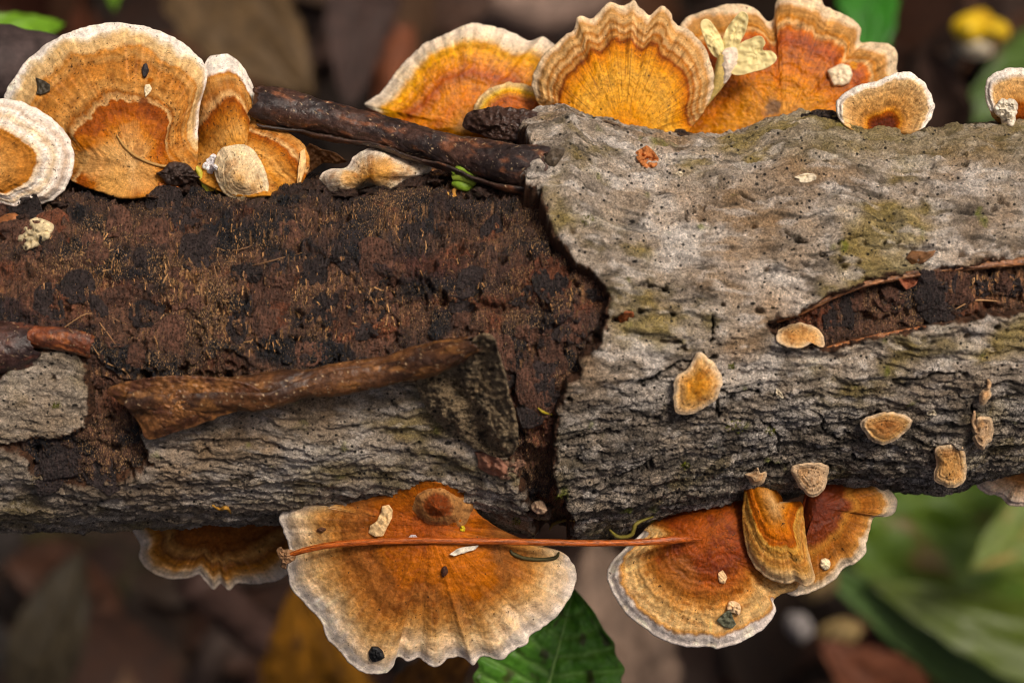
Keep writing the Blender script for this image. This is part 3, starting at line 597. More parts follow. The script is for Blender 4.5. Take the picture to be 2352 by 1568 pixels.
rc = R_(55)
for i, (u, v, ru, rv) in enumerate([(196, 430, 30, 10), (268, 447, 34, 9), (352, 452, 30, 10), (420, 436, 26, 12), (640, 462, 22, 8), (724, 436, 26, 10), (790, 450, 30, 8), (868, 446, 30, 9), (945, 428, 26, 10), (1000, 418, 26, 9), (1110, 448, 26, 8), (60, 500, 30, 14), (150, 470, 34, 14)]):
    z = zlog(u, v) - .1
    plate('wood_chunk', [(u + ru * math.cos(a) * (.7 + .6 * rc.rand()), v + rv * math.sin(a) * (.6 + .8 * rc.rand()), 1, z - .12) for a in np.linspace(0, 6.28, 11, endpoint=False)], (u, v, z + .12), .2, S(60, 42, 34) * (.6 + .8 * rc.rand()), M_WOOD, log, 64, 16, seed=250 + i, rough=.14, cren=6, lin=True)
# ------------------------------------------------------------------ bracket fungi
W, CR, PT, TN, OC, OR, RU, DR, MA = S(242, 229, 215), S(228, 201, 166), S(210, 168, 114), S(190, 140, 82), S(180, 118, 52), S(176, 98, 28), S(146, 74, 20), S(110, 52, 20), S(76, 34, 20)
GO = S(206, 142, 64)
# --- upper side
bracket('big tan bracket fungus with dark orange centre and broad cream rim, at upper left', [(300, 452, .25, 'L'), (240, 440, .25, 'L'), (170, 415, .5, 1.05), (140, 370, .72), (100, 320, .9), (20, 240), (18, 212), (30, 190), (58, 150), (108, 105), (168, 76), (248, 57), (310, 62), (370, 78), (420, 104), (455, 138), (473, 165), (470, 195), (456, 245), (450, 300, .97), (449, 345, .85, 1.0), (440, 392, .62, 1.05), (375, 432, .28, 'L')],
        (310, 385, 1.25), 0.85, [(0, PT), (.16, S(204, 152, 92)), (.26, S(190, 124, 56)), (.34, OR), (.41, RU), (.47, RU), (.485, PT), (.53, S(140, 84, 36)), (.57, TN), (.66, S(190, 132, 70)), (.74, S(170, 112, 56)), (.78, TN), (.83, S(178, 120, 60)), (.86, S(206, 168, 116)), (.93, S(212, 176, 126)), (.965, S(222, 200, 168)), (.985, W), (1.1, W)],
        na=420, nt=170, th=.4, ruf=.02, rip=.03, nrip=8, cren=4, seed=401, wet=.35, wetq=.45, blot=.7, specks=.9, mq=.87, warp=.075, spots=[(330, 235, 14, DR, .9), (345, 185, 9, RU, .8), (230, 372, 62, S(208, 160, 100), .75), (262, 428, 52, S(214, 160, 92), .8), (335, 405, 40, S(204, 148, 84), .7), (390, 372, 34, S(176, 108, 44), .6), (300, 300, 30, S(196, 140, 84), .5), (195, 330, 30, S(190, 116, 44), .6), (350, 262, 26, S(112, 50, 14), .6)])
bracket('tan bracket with white tip and long spotted flank, beside the rolled bark strip', [(610, 446, .2, 'L'), (540, 445, .2, 'L'), (455, 405, .3, .95), (450, 330, .55), (455, 240, .75), (466, 175, .9), (478, 140), (520, 129), (552, 150), (574, 188), (583, 215), (578, 248), (592, 268, .88, .75), (640, 298, .80, .85), (685, 326, .80, .9), (704, 360, .76, .95), (700, 400, .6, 1.0), (672, 434, .3, 1.0), (640, 446, .2, 1.0)],
        (560, 385, 1.15), 0.6, [(0, PT), (.2, GO), (.35, S(204, 150, 84)), (.48, OC), (.60, RU), (.64, PT), (.70, S(176, 116, 60)), (.82, TN), (.86, OC), (.89, W), (1.1, W)],
        na=280, nt=100, rip=.03, nrip=9, seed=411, wet=.2, wetq=.6, mq=.88, ruf=.03, blot=.7, specks=1.0)
bracket('white-edged bracket with brown middle cut off by the picture edge at left', [(-140, 470, .4, 1.5), (-160, 330, .5, 1.5), (-110, 262, .9), (-50, 238), (0, 232), (50, 240), (100, 265), (140, 300), (158, 335), (164, 370), (152, 420), (120, 455), (76, 470), (42, 484), (0, 478), (-60, 480, .8, 1.5)],
        (-40, 385, 1.75), 1.45, [(0, OC), (.2, TN), (.35, S(186, 130, 70)), (.52, S(170, 112, 54)), (.575, OC), (.60, CR), (.68, W), (.78, CR), (.86, W), (.92, S(214, 190, 168)), (.97, W), (1.1, W)],
        na=260, nt=100, seed=421, ruf=.02, rip=.03, nrip=8, mq=.6, dome=.1, th=.3)
bracket('small cream rounded fungus lobe below the long spotted bracket', [(497, 372), (508, 348), (545, 337), (577, 346), (598, 380), (612, 424), (604, 450, .8), (575, 463, .8, 1.3), (548, 460, .8, 1.3), (518, 440, .8), (498, 402)],
        (550, 412, 1.5), 1.3, [(0, S(214, 172, 116)), (.3, S(226, 192, 146)), (.7, S(234, 206, 164)), (1.1, S(236, 212, 176))], na=150, nt=56, lumps=[(535, 370, 22, .07), (570, 420, 24, .06), (545, 440, 14, -.05)], seed=431, ruf=.04, cren=3, mq=.95, dome=.02, specks=1.0, blot=.7, roll=.03, spots=[(590, 425, 20, S(214, 166, 106), .5)])
bracket('pale lumpy spotted fungus crust tucked under the rolled bark strip', [(742, 425), (741, 402), (764, 389), (800, 386), (818, 362), (858, 343), (900, 353), (950, 368), (986, 379), (975, 400), (940, 416), (915, 438), (880, 443), (856, 425), (830, 430), (800, 442), (775, 446), (748, 440)],
        (850, 405, 1.42), 1.1, [(0, GO), (.35, PT), (.7, CR), (1.1, W)], na=200, nt=60, seed=441, ruf=.09, rufn=9, cren=4, mq=.9, specks=1.0, blot=1.0, lumps=[(870, 382, 34, .2), (780, 414, 26, .16), (935, 396, 28, .10), (820, 425, 18, -.08)], spots=[(880, 385, 34, S(196, 140, 70), .7), (800, 410, 24, S(206, 156, 92), .6)])
bracket('bright orange bracket with bumpy white rim behind the rolled bark strip', [(990, 310, .25, -1.5), (930, 300, .4, -1.5), (880, 262, .85), (843, 240), (880, 214), (904, 180), (935, 142), (985, 101), (1040, 76), (1086, 57), (1130, 65), (1182, 82), (1214, 97), (1246, 90), (1278, 116), (1285, 150), (1270, 210, .8), (1240, 280, .4, -1.5), (1100, 320, .2, -1.4)],
        (1070, 290, -1.3), -1.6, [(0, PT), (.12, S(196, 124, 36)), (.25, S(206, 116, 10)), (.42, S(214, 130, 14)), (.55, S(168, 78, 8)), (.62, S(206, 120, 14)), (.78, S(224, 154, 34)), (.84, S(220, 160, 70)), (.90, CR), (1.1, W)],
        na=300, nt=110, seed=451, ruf=.14, rufn=12, wet=.8, wetq=.8, blot=.7, mq=.86, rip=.02)
bracket('small orange bracket with yellow rim between two larger orange ones', [(1090, 252), (1108, 222), (1150, 198), (1190, 196), (1236, 208), (1265, 230, .8), (1255, 290, .3, -.85), (1140, 300, .2, -.85), (1085, 275, .7)],
        (1170, 268, -.7), -0.8, [(0, RU), (.35, S(190, 96, 10)), (.6, S(170, 84, 10)), (.75, S(214, 140, 20)), (.85, S(228, 180, 76)), (1.1, CR)], na=130, nt=45, seed=461, ruf=.06, wet=.8, wetq=.8, mq=.82)
bracket('golden bracket with ruffled toothed tan rim standing above the grey bark', [(1400, 345, .2, -.1), (1330, 320, .3, -.1), (1262, 268, .75), (1230, 215), (1229, 178), (1246, 140), (1282, 100), (1318, 72), (1330, 44), (1358, 46), (1376, 34), (1388, 18), (1405, 10), (1428, 20), (1440, 16), (1456, 7), (1470, 24), (1490, 38), (1504, 30), (1520, 18), (1540, 34), (1546, 56), (1580, 74), (1602, 95), (1620, 122), (1636, 180), (1628, 230), (1594, 282, .8), (1555, 325, .4, -.1), (1480, 345, .2, -.1)],
        (1435, 318, .1), -0.3, [(0, S(196, 112, 20)), (.12, S(216, 138, 30)), (.3, S(220, 158, 62)), (.5, S(222, 164, 72)), (.62, S(216, 148, 52)), (.70, S(200, 118, 26)), (.735, S(130, 60, 16)), (.77, TN), (.80, S(150, 88, 36)), (.83, PT), (.87, S(170, 112, 56)), (.90, PT), (.95, S(190, 140, 84)), (1.0, CR), (1.1, CR)],
        na=420, nt=150, seed=471, ruf=.06, rufn=20, rip=.03, nrip=11, wet=.35, wetq=.7, mq=.76, cren=5, blot=.4, radial=.55, warp=.025)
bracket('largest orange-brown bracket with torn lobed rim, behind the pale yellow flower', [(1700, 345, .2, -1.4), (1590, 335, .3, -1.4), (1545, 240, .7), (1540, 120, .9), (1576, 50), (1620, 30), (1680, 14), (1732, 22), (1762, 52), (1778, 46), (1783, 10), (1800, -8), (1840, -4), (1882, 0), (1897, 20), (1950, 44), (1974, 68), (1974, 100), (2000, 100), (2040, 105), (2058, 130), (2056, 165), (2085, 190), (2070, 235, .85), (2000, 290, .5, -1.3), (1880, 320, .25, -1.3)],
        (1800, 290, -1.15), -1.5, [(0, OC), (.15, GO), (.3, S(210, 138, 46)), (.45, S(202, 116, 24)), (.58, S(190, 104, 22)), (.68, S(160, 70, 10)), (.76, S(196, 102, 20)), (.80, PT), (.83, OC), (.87, TN), (.93, S(196, 144, 88)), (.97, CR), (1.1, CR)],
        na=440, nt=160, seed=481, ruf=.14, rufn=15, rip=.03, nrip=10, wet=.7, wetq=.78, mq=.82, cren=5, blot=.7, radial=.4, spots=[(1775, 245, 26, S(90, 70, 56), .8), (1960, 150, 12, S(226, 150, 40), .9)])
bracket('small tan fan-shaped bracket with dark red-brown base on top of the grey bark', [(2030, 328, .15, 'L'), (1995, 322, .25, .6), (1965, 303, .55), (1938, 283, .9), (1926, 256), (1930, 230), (1960, 206), (2000, 195), (2018, 190), (2040, 178), (2080, 169), (2112, 185), (2134, 218), (2143, 250), (2126, 285), (2095, 308, .75), (2062, 324, .35, .6)],
        (2028, 300, .78), 1.0, [(0, S(84, 36, 20)), (.24, S(98, 42, 20)), (.33, RU), (.38, GO), (.46, S(186, 132, 74)), (.55, S(200, 150, 90)), (.72, S(212, 166, 108)), (.90, S(220, 182, 132)), (.96, W), (1.1, W)],
        na=260, nt=100, seed=491, ruf=.03, rip=.010, nrip=5, mq=.9, th=.25, radial=.25, warp=.03, wet=.3, wetq=.25)
bracket('half-seen small tan bracket with white crumbs at the right picture edge', [(2345, 290, .2, .5), (2300, 282, .4, .5), (2276, 248), (2266, 214), (2274, 184), (2308, 164), (2352, 160), (2400, 175), (2430, 215), (2425, 260), (2390, 286, .4, .5)],
        (2348, 265, .7), .75, [(0, DR), (.25, RU), (.4, TN), (.8, PT), (.92, W), (1.1, W)], na=140, nt=50, seed=495, ruf=.04, mq=.88)
# --- lower side
bracket('blurred brown bracket with scalloped white rim under the lower bark edge', [(470, 1170, .2, -1.0), (380, 1160, .3, -1.0), (306, 1190, .8), (308, 1215), (326, 1250), (324, 1282), (350, 1310), (390, 1325), (438, 1322), (458, 1313), (472, 1330), (490, 1348), (506, 1334), (524, 1351), (542, 1335), (572, 1337), (602, 1334), (636, 1328), (664, 1305), (690, 1240, .8), (660, 1170, .3, -1.0), (560, 1160, .2, -1.0)],
        (490, 1190, -1.0), -1.35, [(0, S(120, 66, 30)), (.3, S(136, 82, 40)), (.5, S(120, 72, 36)), (.62, TN * .8), (.7, S(130, 84, 46)), (.78, OC * .8), (.86, TN), (.93, S(214, 186, 154)), (1.1, W)],
        na=260, nt=90, seed=501, ruf=.12, rufn=22, rip=.05, mq=.86, cren=3)
B2 = [(1000, 1107, .35, 'L'), (952, 1110, .35, 'L'), (900, 1131, .4, 'L'), (835, 1150, .5, 'L'), (780, 1158, .7, 'L'), (748, 1166, .95, 1.3), (702, 1154, 1, 1.25), (662, 1166, 1, 1.15), (647, 1186, 1, 1.1), (651, 1212, 1, 1.0), (664, 1240, 1, .95), (668, 1275, 1, .9), (664, 1310, 1, .85), (672, 1345), (690, 1370), (712, 1393), (744, 1428), (754, 1462), (784, 1490), (800, 1515), (840, 1541), (880, 1543), (903, 1527), (914, 1502), (938, 1512), (962, 1504), (974, 1514), (1000, 1527), (1028, 1508), (1058, 1504), (1086, 1521), (1108, 1502), (1150, 1511), (1174, 1490), (1208, 1474), (1214, 1456), (1240, 1440), (1286, 1400), (1312, 1350), (1319, 1312), (1308, 1288), (1284, 1266, .95), (1240, 1252, .8), (1160, 1222, .5, .95), (1105, 1190, .4, 1.3), (1078, 1160, .35, 'L'), (1045, 1124, .35, 'L')]
b2 = bracket('largest lower bracket, orange-brown with wavy cream rim, crossed by a needle', B2, (985, 1205, 1.45), 0.72,
        [(0, S(140, 66, 18)), (.12, S(150, 74, 20)), (.25, S(172, 94, 26)), (.36, S(162, 92, 34)), (.45, S(142, 84, 40)), (.52, S(160, 102, 54)), (.58, S(140, 86, 44)), (.66, S(170, 114, 60)), (.72, S(186, 134, 78)), (.79, S(206, 162, 108)), (.86, S(218, 182, 138)), (.93, S(224, 196, 164)), (.97, S(232, 214, 196)), (1.1, W)],
        na=520, nt=190, seed=511, ruf=.11, rufn=19, rip=.014, nrip=7, mq=.87, th=.45, wet=.4, wetq=.5, blot=.75, warp=.09, folds=.28, cren=5, spots=[(1060, 1300, 90, S(196, 108, 24), .6), (850, 1340, 80, S(150, 92, 46), .5), (900, 1200, 60, S(150, 72, 20), .5)])
def knobz(u, v, q, T, s_): return .05 * np.cos(T * 3.1) + .02 * np.sin(T * 12)
_k = plate('knob', [(1005 + 60 * math.cos(a) * (1.0 + .08 * math.sin(2 * a)), 1160 + 54 * math.sin(a), 1, 1.55 - .12 * math.sin(a) * 1.2) for a in np.linspace(0, 6.28, 16, endpoint=False)], (1005, 1163, 1.78), .25, S(150, 100, 60), M_FUN, b2, 130, 44, seed=513, rough=.03, cren=4, zfun=knobz,
      colfun=lambda cc, c: mix(mix(S(120, 60, 32) + 0 * cc, S(178, 128, 80), ss(.4, .72, c['t'] + .12 * fbm(c['u'] / 18, c['v'] / 18, 3, 9))), S(96, 66, 44), ss(.1, .5, fbm(c['u'] / 8, c['v'] / 8, 3, 19)) * .6))
_k['label'] = 'round knob with dark red-brown middle'
bracket('red-brown bracket with broad white rim, holding the needle tip', [(1640, 1150, .2, .55), (1570, 1172, .3, .6), (1510, 1196, .5, .6), (1488, 1214, .85), (1475, 1228), (1440, 1258), (1410, 1290), (1399, 1322), (1412, 1360), (1440, 1402), (1480, 1436), (1522, 1464), (1580, 1480), (1630, 1480), (1650, 1484), (1700, 1470), (1750, 1440), (1779, 1402), (1774, 1376, .96), (1790, 1362, .8), (1830, 1340, .75), (1800, 1240, .5), (1760, 1160, .3, .6), (1700, 1140, .2, .55)],
        (1630, 1225, .95), 0.6, [(0, S(160, 82, 24)), (.2, S(136, 62, 20)), (.34, S(122, 54, 20)), (.44, S(142, 72, 28)), (.52, S(158, 92, 44)), (.60, S(176, 116, 58)), (.66, S(200, 148, 88)), (.76, S(216, 174, 116)), (.86, S(222, 180, 124)), (.895, S(206, 150, 84)), (.915, S(168, 136, 108)), (.935, S(232, 216, 204)), (1.1, W)],
        na=420, nt=150, seed=521, ruf=.04, rip=.02, nrip=9, mq=.92, wet=.5, wetq=.5, blot=1.0, cren=3, warp=.07, spots=[(1560, 1320, 60, S(156, 100, 52), .5), (1600, 1230, 50, S(170, 84, 26), .5)])
bracket('dark maroon-centred bracket with curled pale tip beside the green leaf', [(1860, 1128, .2, .45), (1845, 1180, .25, .6), (1835, 1290, .7), (1808, 1350, .95), (1830, 1363), (1870, 1352), (1912, 1330), (1936, 1300), (1962, 1290), (1986, 1265), (1986, 1245), (1994, 1215, .93), (2002, 1188, .93), (2030, 1186), (2048, 1178), (2056, 1155), (2044, 1130), (2018, 1114, .97), (1985, 1114, .75), (1945, 1108, .5, .45), (1900, 1102, .25, .5)],
        (1875, 1165, .8), .5, [(0, S(96, 40, 22)), (.25, S(104, 44, 20)), (.42, S(120, 58, 28)), (.52, S(170, 116, 56)), (.60, S(150, 92, 42)), (.78, S(166, 108, 54)), (.88, S(188, 134, 74)), (.94, CR), (1.1, W)],
        na=300, nt=110, seed=531, ruf=.08, rip=.02, nrip=8, mq=.92, wet=.6, wetq=.45, cren=4)
bracket('tongue-shaped banded ochre fungus lobe lying over the red-brown brackets', [(1738, 1106, .3, 1.1), (1716, 1122, .5, 1.1), (1710, 1180, .75), (1713, 1230, .9), (1726, 1280), (1760, 1320), (1808, 1336), (1830, 1330), (1850, 1343), (1870, 1326), (1862, 1290), (1850, 1240, .9), (1842, 1180, .7), (1832, 1152, .5, .9), (1800, 1160, .4, .9), (1788, 1138, .4, .95), (1764, 1112, .3, 1.05)],
        (1778, 1156, 1.3), 1.05, [(0, PT), (.25, OC), (.42, S(196, 110, 36)), (.55, RU * 1.2), (.60, S(206, 156, 80)), (.66, S(176, 122, 60)), (.72, S(200, 150, 82)), (.78, S(170, 114, 58)), (.86, S(198, 146, 80)), (.94, PT), (1.1, CR)],
        na=260, nt=100, seed=541, ruf=.03, rip=.025, nrip=6, mq=.93, dome=.05, wet=.3, wetq=.5, warp=.07)
bracket('blurred pinkish-tan scalloped bracket below the bark at the right picture edge', [(2330, 1070, .2, -.15), (2270, 1075, .5, -.15), (2244, 1095), (2252, 1120), (2275, 1133), (2298, 1135), (2318, 1152), (2352, 1158), (2400, 1150), (2440, 1110), (2400, 1070, .3, -.15)],
        (2350, 1085, -.1), -.2, [(0, S(150, 94, 56)), (.35, S(186, 134, 86)), (.6, S(222, 184, 146)), (1.1, S(240, 218, 198))], na=140, nt=50, seed=551, ruf=.1, rufn=14, mq=.8)
# --- small shell-shaped ones on the bark
SM = [('flat oval tan fungus at the blunt end of the slit', [(1786, 770), (1795, 755), (1820, 745), (1850, 745), (1872, 752), (1888, 772), (1892, 795), (1880, 795), (1862, 788), (1840, 796), (1808, 796), (1790, 784)], (1836, 771), .16),
      ('teardrop-shaped tan fungus with ochre middle on dark bark, below the thin crack', [(1606, 812), (1632, 828), (1652, 855), (1658, 880), (1646, 910), (1622, 932), (1596, 946), (1568, 950), (1552, 940), (1550, 905), (1554, 870), (1578, 850), (1594, 826)], (1606, 886), .2),
      ('lens-shaped tan-brown fungus with pointed right end on lower bark', [(1979, 972), (2000, 956), (2030, 948), (2066, 952), (2091, 964), (2085, 985), (2060, 1006), (2034, 1018), (2008, 1012), (1992, 998)], (2038, 982), .2),
      ('stubby tan fungus with white tip near the lower right bark edge', [(2148, 1040), (2160, 1026), (2200, 1022), (2214, 1036), (2218, 1080), (2214, 1104), (2190, 1117), (2168, 1114), (2148, 1098), (2152, 1066)], (2182, 1070), .3),
      ('cup-shaped pale grey-tan fungus above the maroon bracket', [(1819, 1080), (1830, 1068), (1866, 1064), (1900, 1070), (1902, 1084), (1894, 1116), (1880, 1134), (1862, 1138), (1844, 1124), (1830, 1104)], (1862, 1094), .35),
      ('tiny pale cup fungus sitting on the root of the tongue-shaped lobe', [(1714, 1090), (1730, 1086), (1740, 1076), (1746, 1086), (1758, 1084), (1757, 1098), (1748, 1110), (1734, 1112), (1722, 1104)], (1738, 1097), .25),
      ('ragged pale tan fungus scrap with thin stalk near the right bark edge', [(2234, 988), (2246, 962), (2262, 958), (2278, 966), (2278, 1006), (2268, 1016), (2258, 1030), (2242, 1018), (2236, 1004), (2244, 996)], (2257, 990), .2),
      ('tiny pale seed-shaped fungus bud with hair-thin stalk at the right', [(2252, 912), (2258, 898), (2270, 890), (2274, 904), (2266, 924), (2254, 926)], (2262, 908), .14)]
# ------------------------------------------------------------------ things lying about, set down by casting rays on what is built
dg = bpy.context.evaluated_depsgraph_get(); dg.update()
def hit(u, v):
    p = Vector(P(u, v, 0.0)); o_ = Vector((0, 0, CH)); ok, loc, nor, *_ = sc.ray_cast(dg, o_, (p - o_).normalized(), distance=60)
    return (np.array(loc), np.array(nor)) if ok else (np.array(P(u, v, 0)), np.array([0, 0, 1.0]))
def hz(u, v): return float(hit(u, v)[0][2])
for i, (lb, ol, ce, hh) in enumerate(SM):
    zz = [hz(u, v) for u, v in ol]; zc_ = hz(*ce); md = float(np.median(zz + [zc_])); zz = [min(max(z_, md - .3), md + .3) for z_ in zz]
    zone = [(0, S(190, 140, 84)), (.5, S(200, 154, 100)), (.85, S(206, 168, 122)), (1.1, S(222, 196, 164))] if i not in (1, 2) else [(0, S(176, 116, 44)), (.45, S(196, 142, 70)), (.8, S(204, 160, 106)), (1.1, S(226, 204, 176))]
    if i == 2: zone[0] = (0, S(156, 108, 66)); zone[1] = (.45, S(178, 128, 80))
    if i in (4, 5, 7, 6): zone = [(0, S(196, 164, 130)), (.6, S(190, 156, 120)), (1.1, S(206, 178, 146))]
    b_ = bracket(lb, [(u, v, 1, max(z_, zc_ - .1) + .07 + hh * (.8 if v > ce[1] else .35)) for (u, v), z_ in zip(ol, zz)], (*ce, max(zc_, np.mean(zz)) + .09 + hh * .8), 0, zone, na=130, nt=44, th=.12 + hh * .7, the=.03, seed=560 + i * 7, ruf=.035, rufn=6, cren=5, rip=.02, nrip=3, mq=.93, blot=.8, specks=1.0, folds=.5, warp=.12, parts=i < 5, group='small fungi on the bark', roll=.02, dome=.0)

dg.update()

# dry needle across the two lower brackets
nd = thing('dry_needle', 'long orange-brown dry pine needle lying across the lower brackets', 'needle', P(655, 1280, 1.2))
npth = [(662, 1276), (700, 1263), (760, 1251), (850, 1244), (950, 1241), (1100, 1242), (1250, 1245), (1400, 1247), (1500, 1243), (1560, 1238), (1612, 1238)]
nz = np.array([hz(u, v) for u, v in npth]); nz[(nz < .3)] = 1.0
nzl = np.polyval(np.polyfit(np.arange(len(nz)), nz, 2), np.arange(len(nz))); nzl += max(0, (nz - nzl).max()) + .05
nr_ = [.036, .043, .046, .048, .049, .049, .048, .046, .052, .056, .006]
ptube('blade', [(u, v, z, r) for (u, v), z, r in zip(npth, nzl, nr_)], M_NEEDLE, S(158, 76, 22), nd, n=200, ns=18, bumpy=.10, seed=3, colvar=.55, flat=.8)
for k, dv in ((0, -2.4),):
    ptube('ridge', [(u, v + dv, z + .033, .009 if i < len(npth) - 2 else .006) for i, ((u, v), z) in enumerate(zip(npth, nzl))][:-1], M_NEEDLE, S(190, 104, 40), nd, n=140, ns=6, seed=4 + k)
plate('sheath', [(640, 1268, 1, nzl[0] - .05), (648, 1262, 1, nzl[0]), (654, 1268, 1, nzl[0] + .03), (670, 1268, 1, nzl[0] + .04), (672, 1282, 1, nzl[0] + .02), (658, 1288, 1, nzl[0]), (656, 1300, 1, nzl[0] - .06), (646, 1296, 1, nzl[0] - .05), (650, 1284, 1, nzl[0])], (658, 1278, nzl[0] + .06), .08, S(150, 112, 78), M_BIT, nd, 60, 14, seed=9, rough=.07, cren=4)

def chip(label, ol, col, name, cat, th=.03, lift=.03, rough=.02, group=None, mat=M_BIT, na=40, nt=8, tilt=0, seed=0, colvar=.25, parent=None, cren=1.5):
    ce = np.mean(np.array(ol), 0); zs = [hz(*p) for p in ol]; zc_ = hz(*ce); m = float(np.median(zs + [zc_]))
    zs = [min(max(z, m - .12), m + .12) for z in zs]; zc_ = min(max(zc_, m - .12), m + .12)
    r_ = R_(seed + 900); sl = r_.randn(2) * .0012
    o = plate(name, [(u, v, 1, z + lift * .5 + th * .7 + abs(sl[0] * (u - ce[0]) + sl[1] * (v - ce[1]))) for (u, v), z in zip(ol, zs)], (*ce, zc_ + lift * .5 + th + tilt), th, col, mat, parent, na, nt, seed=seed, rough=rough, cren=cren, colvar=.5, lin=True)
    return tag(o, label, cat, group) if parent is None else o
def ell(u, v, ru, rv, n=9, rot=0, jag_=.2, seed=0):
    r = R_(seed); out = []
    for a in np.linspace(0, 6.283, n, endpoint=False):
        k = 1 + jag_ * (r.rand() * 2 - 1); x, y = ru * k * math.cos(a), rv * k * math.sin(a)
        out.append((u + x * math.cos(rot) - y * math.sin(rot), v + x * math.sin(rot) + y * math.cos(rot)))
    return out
chip('dark triangular leaf scrap on the cream rim of the upper left bracket', [(83, 180), (98, 186), (114, 196), (112, 208), (94, 216), (84, 214), (88, 200)], S(62, 54, 40), 'leaf_scrap', 'leaf scrap', seed=1)
chip('tiny dark seed standing on the big tan bracket', ell(332, 162, 4, 13, 8, .05), S(48, 42, 44), 'seed', 'seed', th=.06, seed=2)
chip('small white torn flake below the dark seed on the tan bracket', [(334, 198), (342, 196), (346, 205), (340, 215), (334, 222), (333, 208)], S(226, 206, 170), 'flake', 'flake', seed=3)
chip('grey-green folded leaf scrap on the cream part of the white-rimmed bracket', [(1648, 1424), (1670, 1404), (1678, 1402), (1682, 1420), (1690, 1432), (1682, 1440), (1664, 1438)], S(92, 92, 72), 'leaf_scrap', 'leaf scrap', seed=4, rough=.05)
chip('pale ragged crumb next to the grey-green leaf scrap', ell(1688, 1396, 12, 7, 9, .6, .35, 5), S(232, 196, 150), 'crumb', 'crumb', th=.09, rough=.06, seed=5)
chip('black charred bit on the lower rim of the largest lower bracket', ell(863, 1502, 12, 10, 8, .4, .3, 6), S(26, 26, 28), 'charred_bit', 'debris', th=.1, rough=.06, seed=6)
chip('papery cream scale above the needle on the largest lower bracket', [(878, 1164), (892, 1160), (900, 1172), (898, 1190), (888, 1208), (880, 1228), (862, 1230), (848, 1222), (852, 1206), (868, 1196), (874, 1180)], S(220, 184, 132), 'papery_scale', 'bud scale', seed=7, rough=.05, na=70, nt=14)
chip('thin grey-white sliver just under the needle', [(1034, 1272), (1050, 1262), (1070, 1256), (1098, 1252), (1090, 1262), (1064, 1268), (1044, 1276)], S(212, 200, 180), 'sliver', 'debris', seed=8)
chip('pale grey flake stuck on top of the needle', ell(949, 1234, 11, 7, 6, 0, .2, 9), S(190, 176, 176), 'flake', 'flake', th=.02, seed=9)
chip('dark brown grain in the middle of the largest lower bracket', ell(1020, 1312, 4, 10, 8, .1, .2, 10), S(70, 40, 28), 'grain', 'debris', th=.05, seed=10)
chip('dark brown rod-shaped grain near the white lobe of the largest lower bracket', ell(738, 1216, 9, 3, 8, -.05, .2, 11), S(90, 58, 36), 'grain', 'debris', th=.04, seed=11)
chip('yellow-green speck above the needle beside the round knob', ell(1062, 1214, 4, 4, 7, 0, .3, 12), S(190, 170, 30), 'pollen_speck', 'debris', th=.04, seed=12)
chip('cream torn flake on the dark red-brown bracket', [(1652, 1318), (1660, 1312), (1668, 1326), (1664, 1338), (1655, 1334)], S(232, 190, 140), 'flake', 'flake', th=.04, seed=13)
chip('white blob on the rim of the maroon-centred bracket', ell(1896, 1296, 7, 8, 8, 0, .2, 14), S(236, 216, 176), 'crumb', 'crumb', th=.08, seed=14)
chip('orange-brown crumpled scrap on the grey bark below the golden bracket', [(1462, 352), (1476, 344), (1486, 338), (1500, 350), (1510, 364), (1506, 378), (1488, 386), (1478, 378), (1466, 366)], S(186, 116, 62), 'dry_petal', 'debris', th=.05, rough=.12, seed=15, na=80, nt=16)
chip('brown curled bark scrap above the slit', [(2086, 592), (2098, 578), (2120, 582), (2146, 576), (2140, 588), (2118, 600), (2100, 606)], S(124, 86, 54), 'bark_scrap', 'debris', th=.06, rough=.06, seed=16)
chip('reddish bark scrap hanging into the slit', [(2066, 642), (2092, 640), (2110, 642), (2098, 656), (2082, 664)], S(140, 82, 56), 'bark_scrap', 'debris', th=.04, rough=.05, seed=17)
for k, (u, v, ru, rv) in enumerate([(1850, 408, 22, 8), (1560, 1058 - 660 + 2, 10, 4), (2140, 940 + 8, 14, 5), (1790, 905, 12, 5)]):
    chip(['white flaky patch on the tan bark below the small fan-shaped bracket', 'tiny white flake on bark below the ruffled bracket', 'whitish sliver on dark bark above the stubby fungus', 'small tan splinter right of the teardrop fungus'][k], ell(u, v, ru, rv, 9, [-.1, .1, .2, 1.0][k], .4, 20 + k), S(222, 206, 178), 'flake', 'flake', th=.03, rough=.06, seed=20 + k)
chip('small spiral bark chip in the hole beside the torn bark edge', [(1424, 728), (1436, 720), (1450, 718), (1454, 726), (1440, 734), (1428, 738)], S(140, 76, 40), 'bark_scrap', 'debris', th=.06, seed=25)
CW = ['biggest', 'lowest left', 'topmost', 'right-hand', 'lowest']
for k, (u, v, r) in enumerate([(484, 372, 7), (474, 380, 5), (491, 364, 6), (492, 384, 5), (482, 392, 4)]):
    chip(CW[k] + ' white sugary crumb between the orange bracket and the cream lobe', ell(u, v, r, r, 7, 0, .3, 30 + k), S(232, 226, 226), 'crumb', 'crumb', th=.06, rough=.05, group='white crumbs by the cream lobe', seed=30 + k, na=20, nt=5)
for k, (u, v, r) in enumerate([(2316, 258, 14), (2306, 240, 6), (2324, 240, 8), (2318, 274, 10), (2300, 252, 6)]):
    chip(['biggest', 'topmost', 'upper right', 'lowest', 'leftmost'][k] + ' white crumb on the half-seen bracket at the right edge', ell(u, v, r, r * 1.1, 7, 0, .3, 40 + k), S(238, 226, 204), 'crumb', 'crumb', th=.12, rough=.08, group='white crumbs on the right-edge bracket', seed=40 + k, na=24, nt=6)
chip('cream blob on the largest orange-brown bracket right of the flower', ell(1930, 172, 18, 19, 9, 0, .25, 46), S(236, 214, 178), 'crumb', 'crumb', th=.12, rough=.05, seed=46)
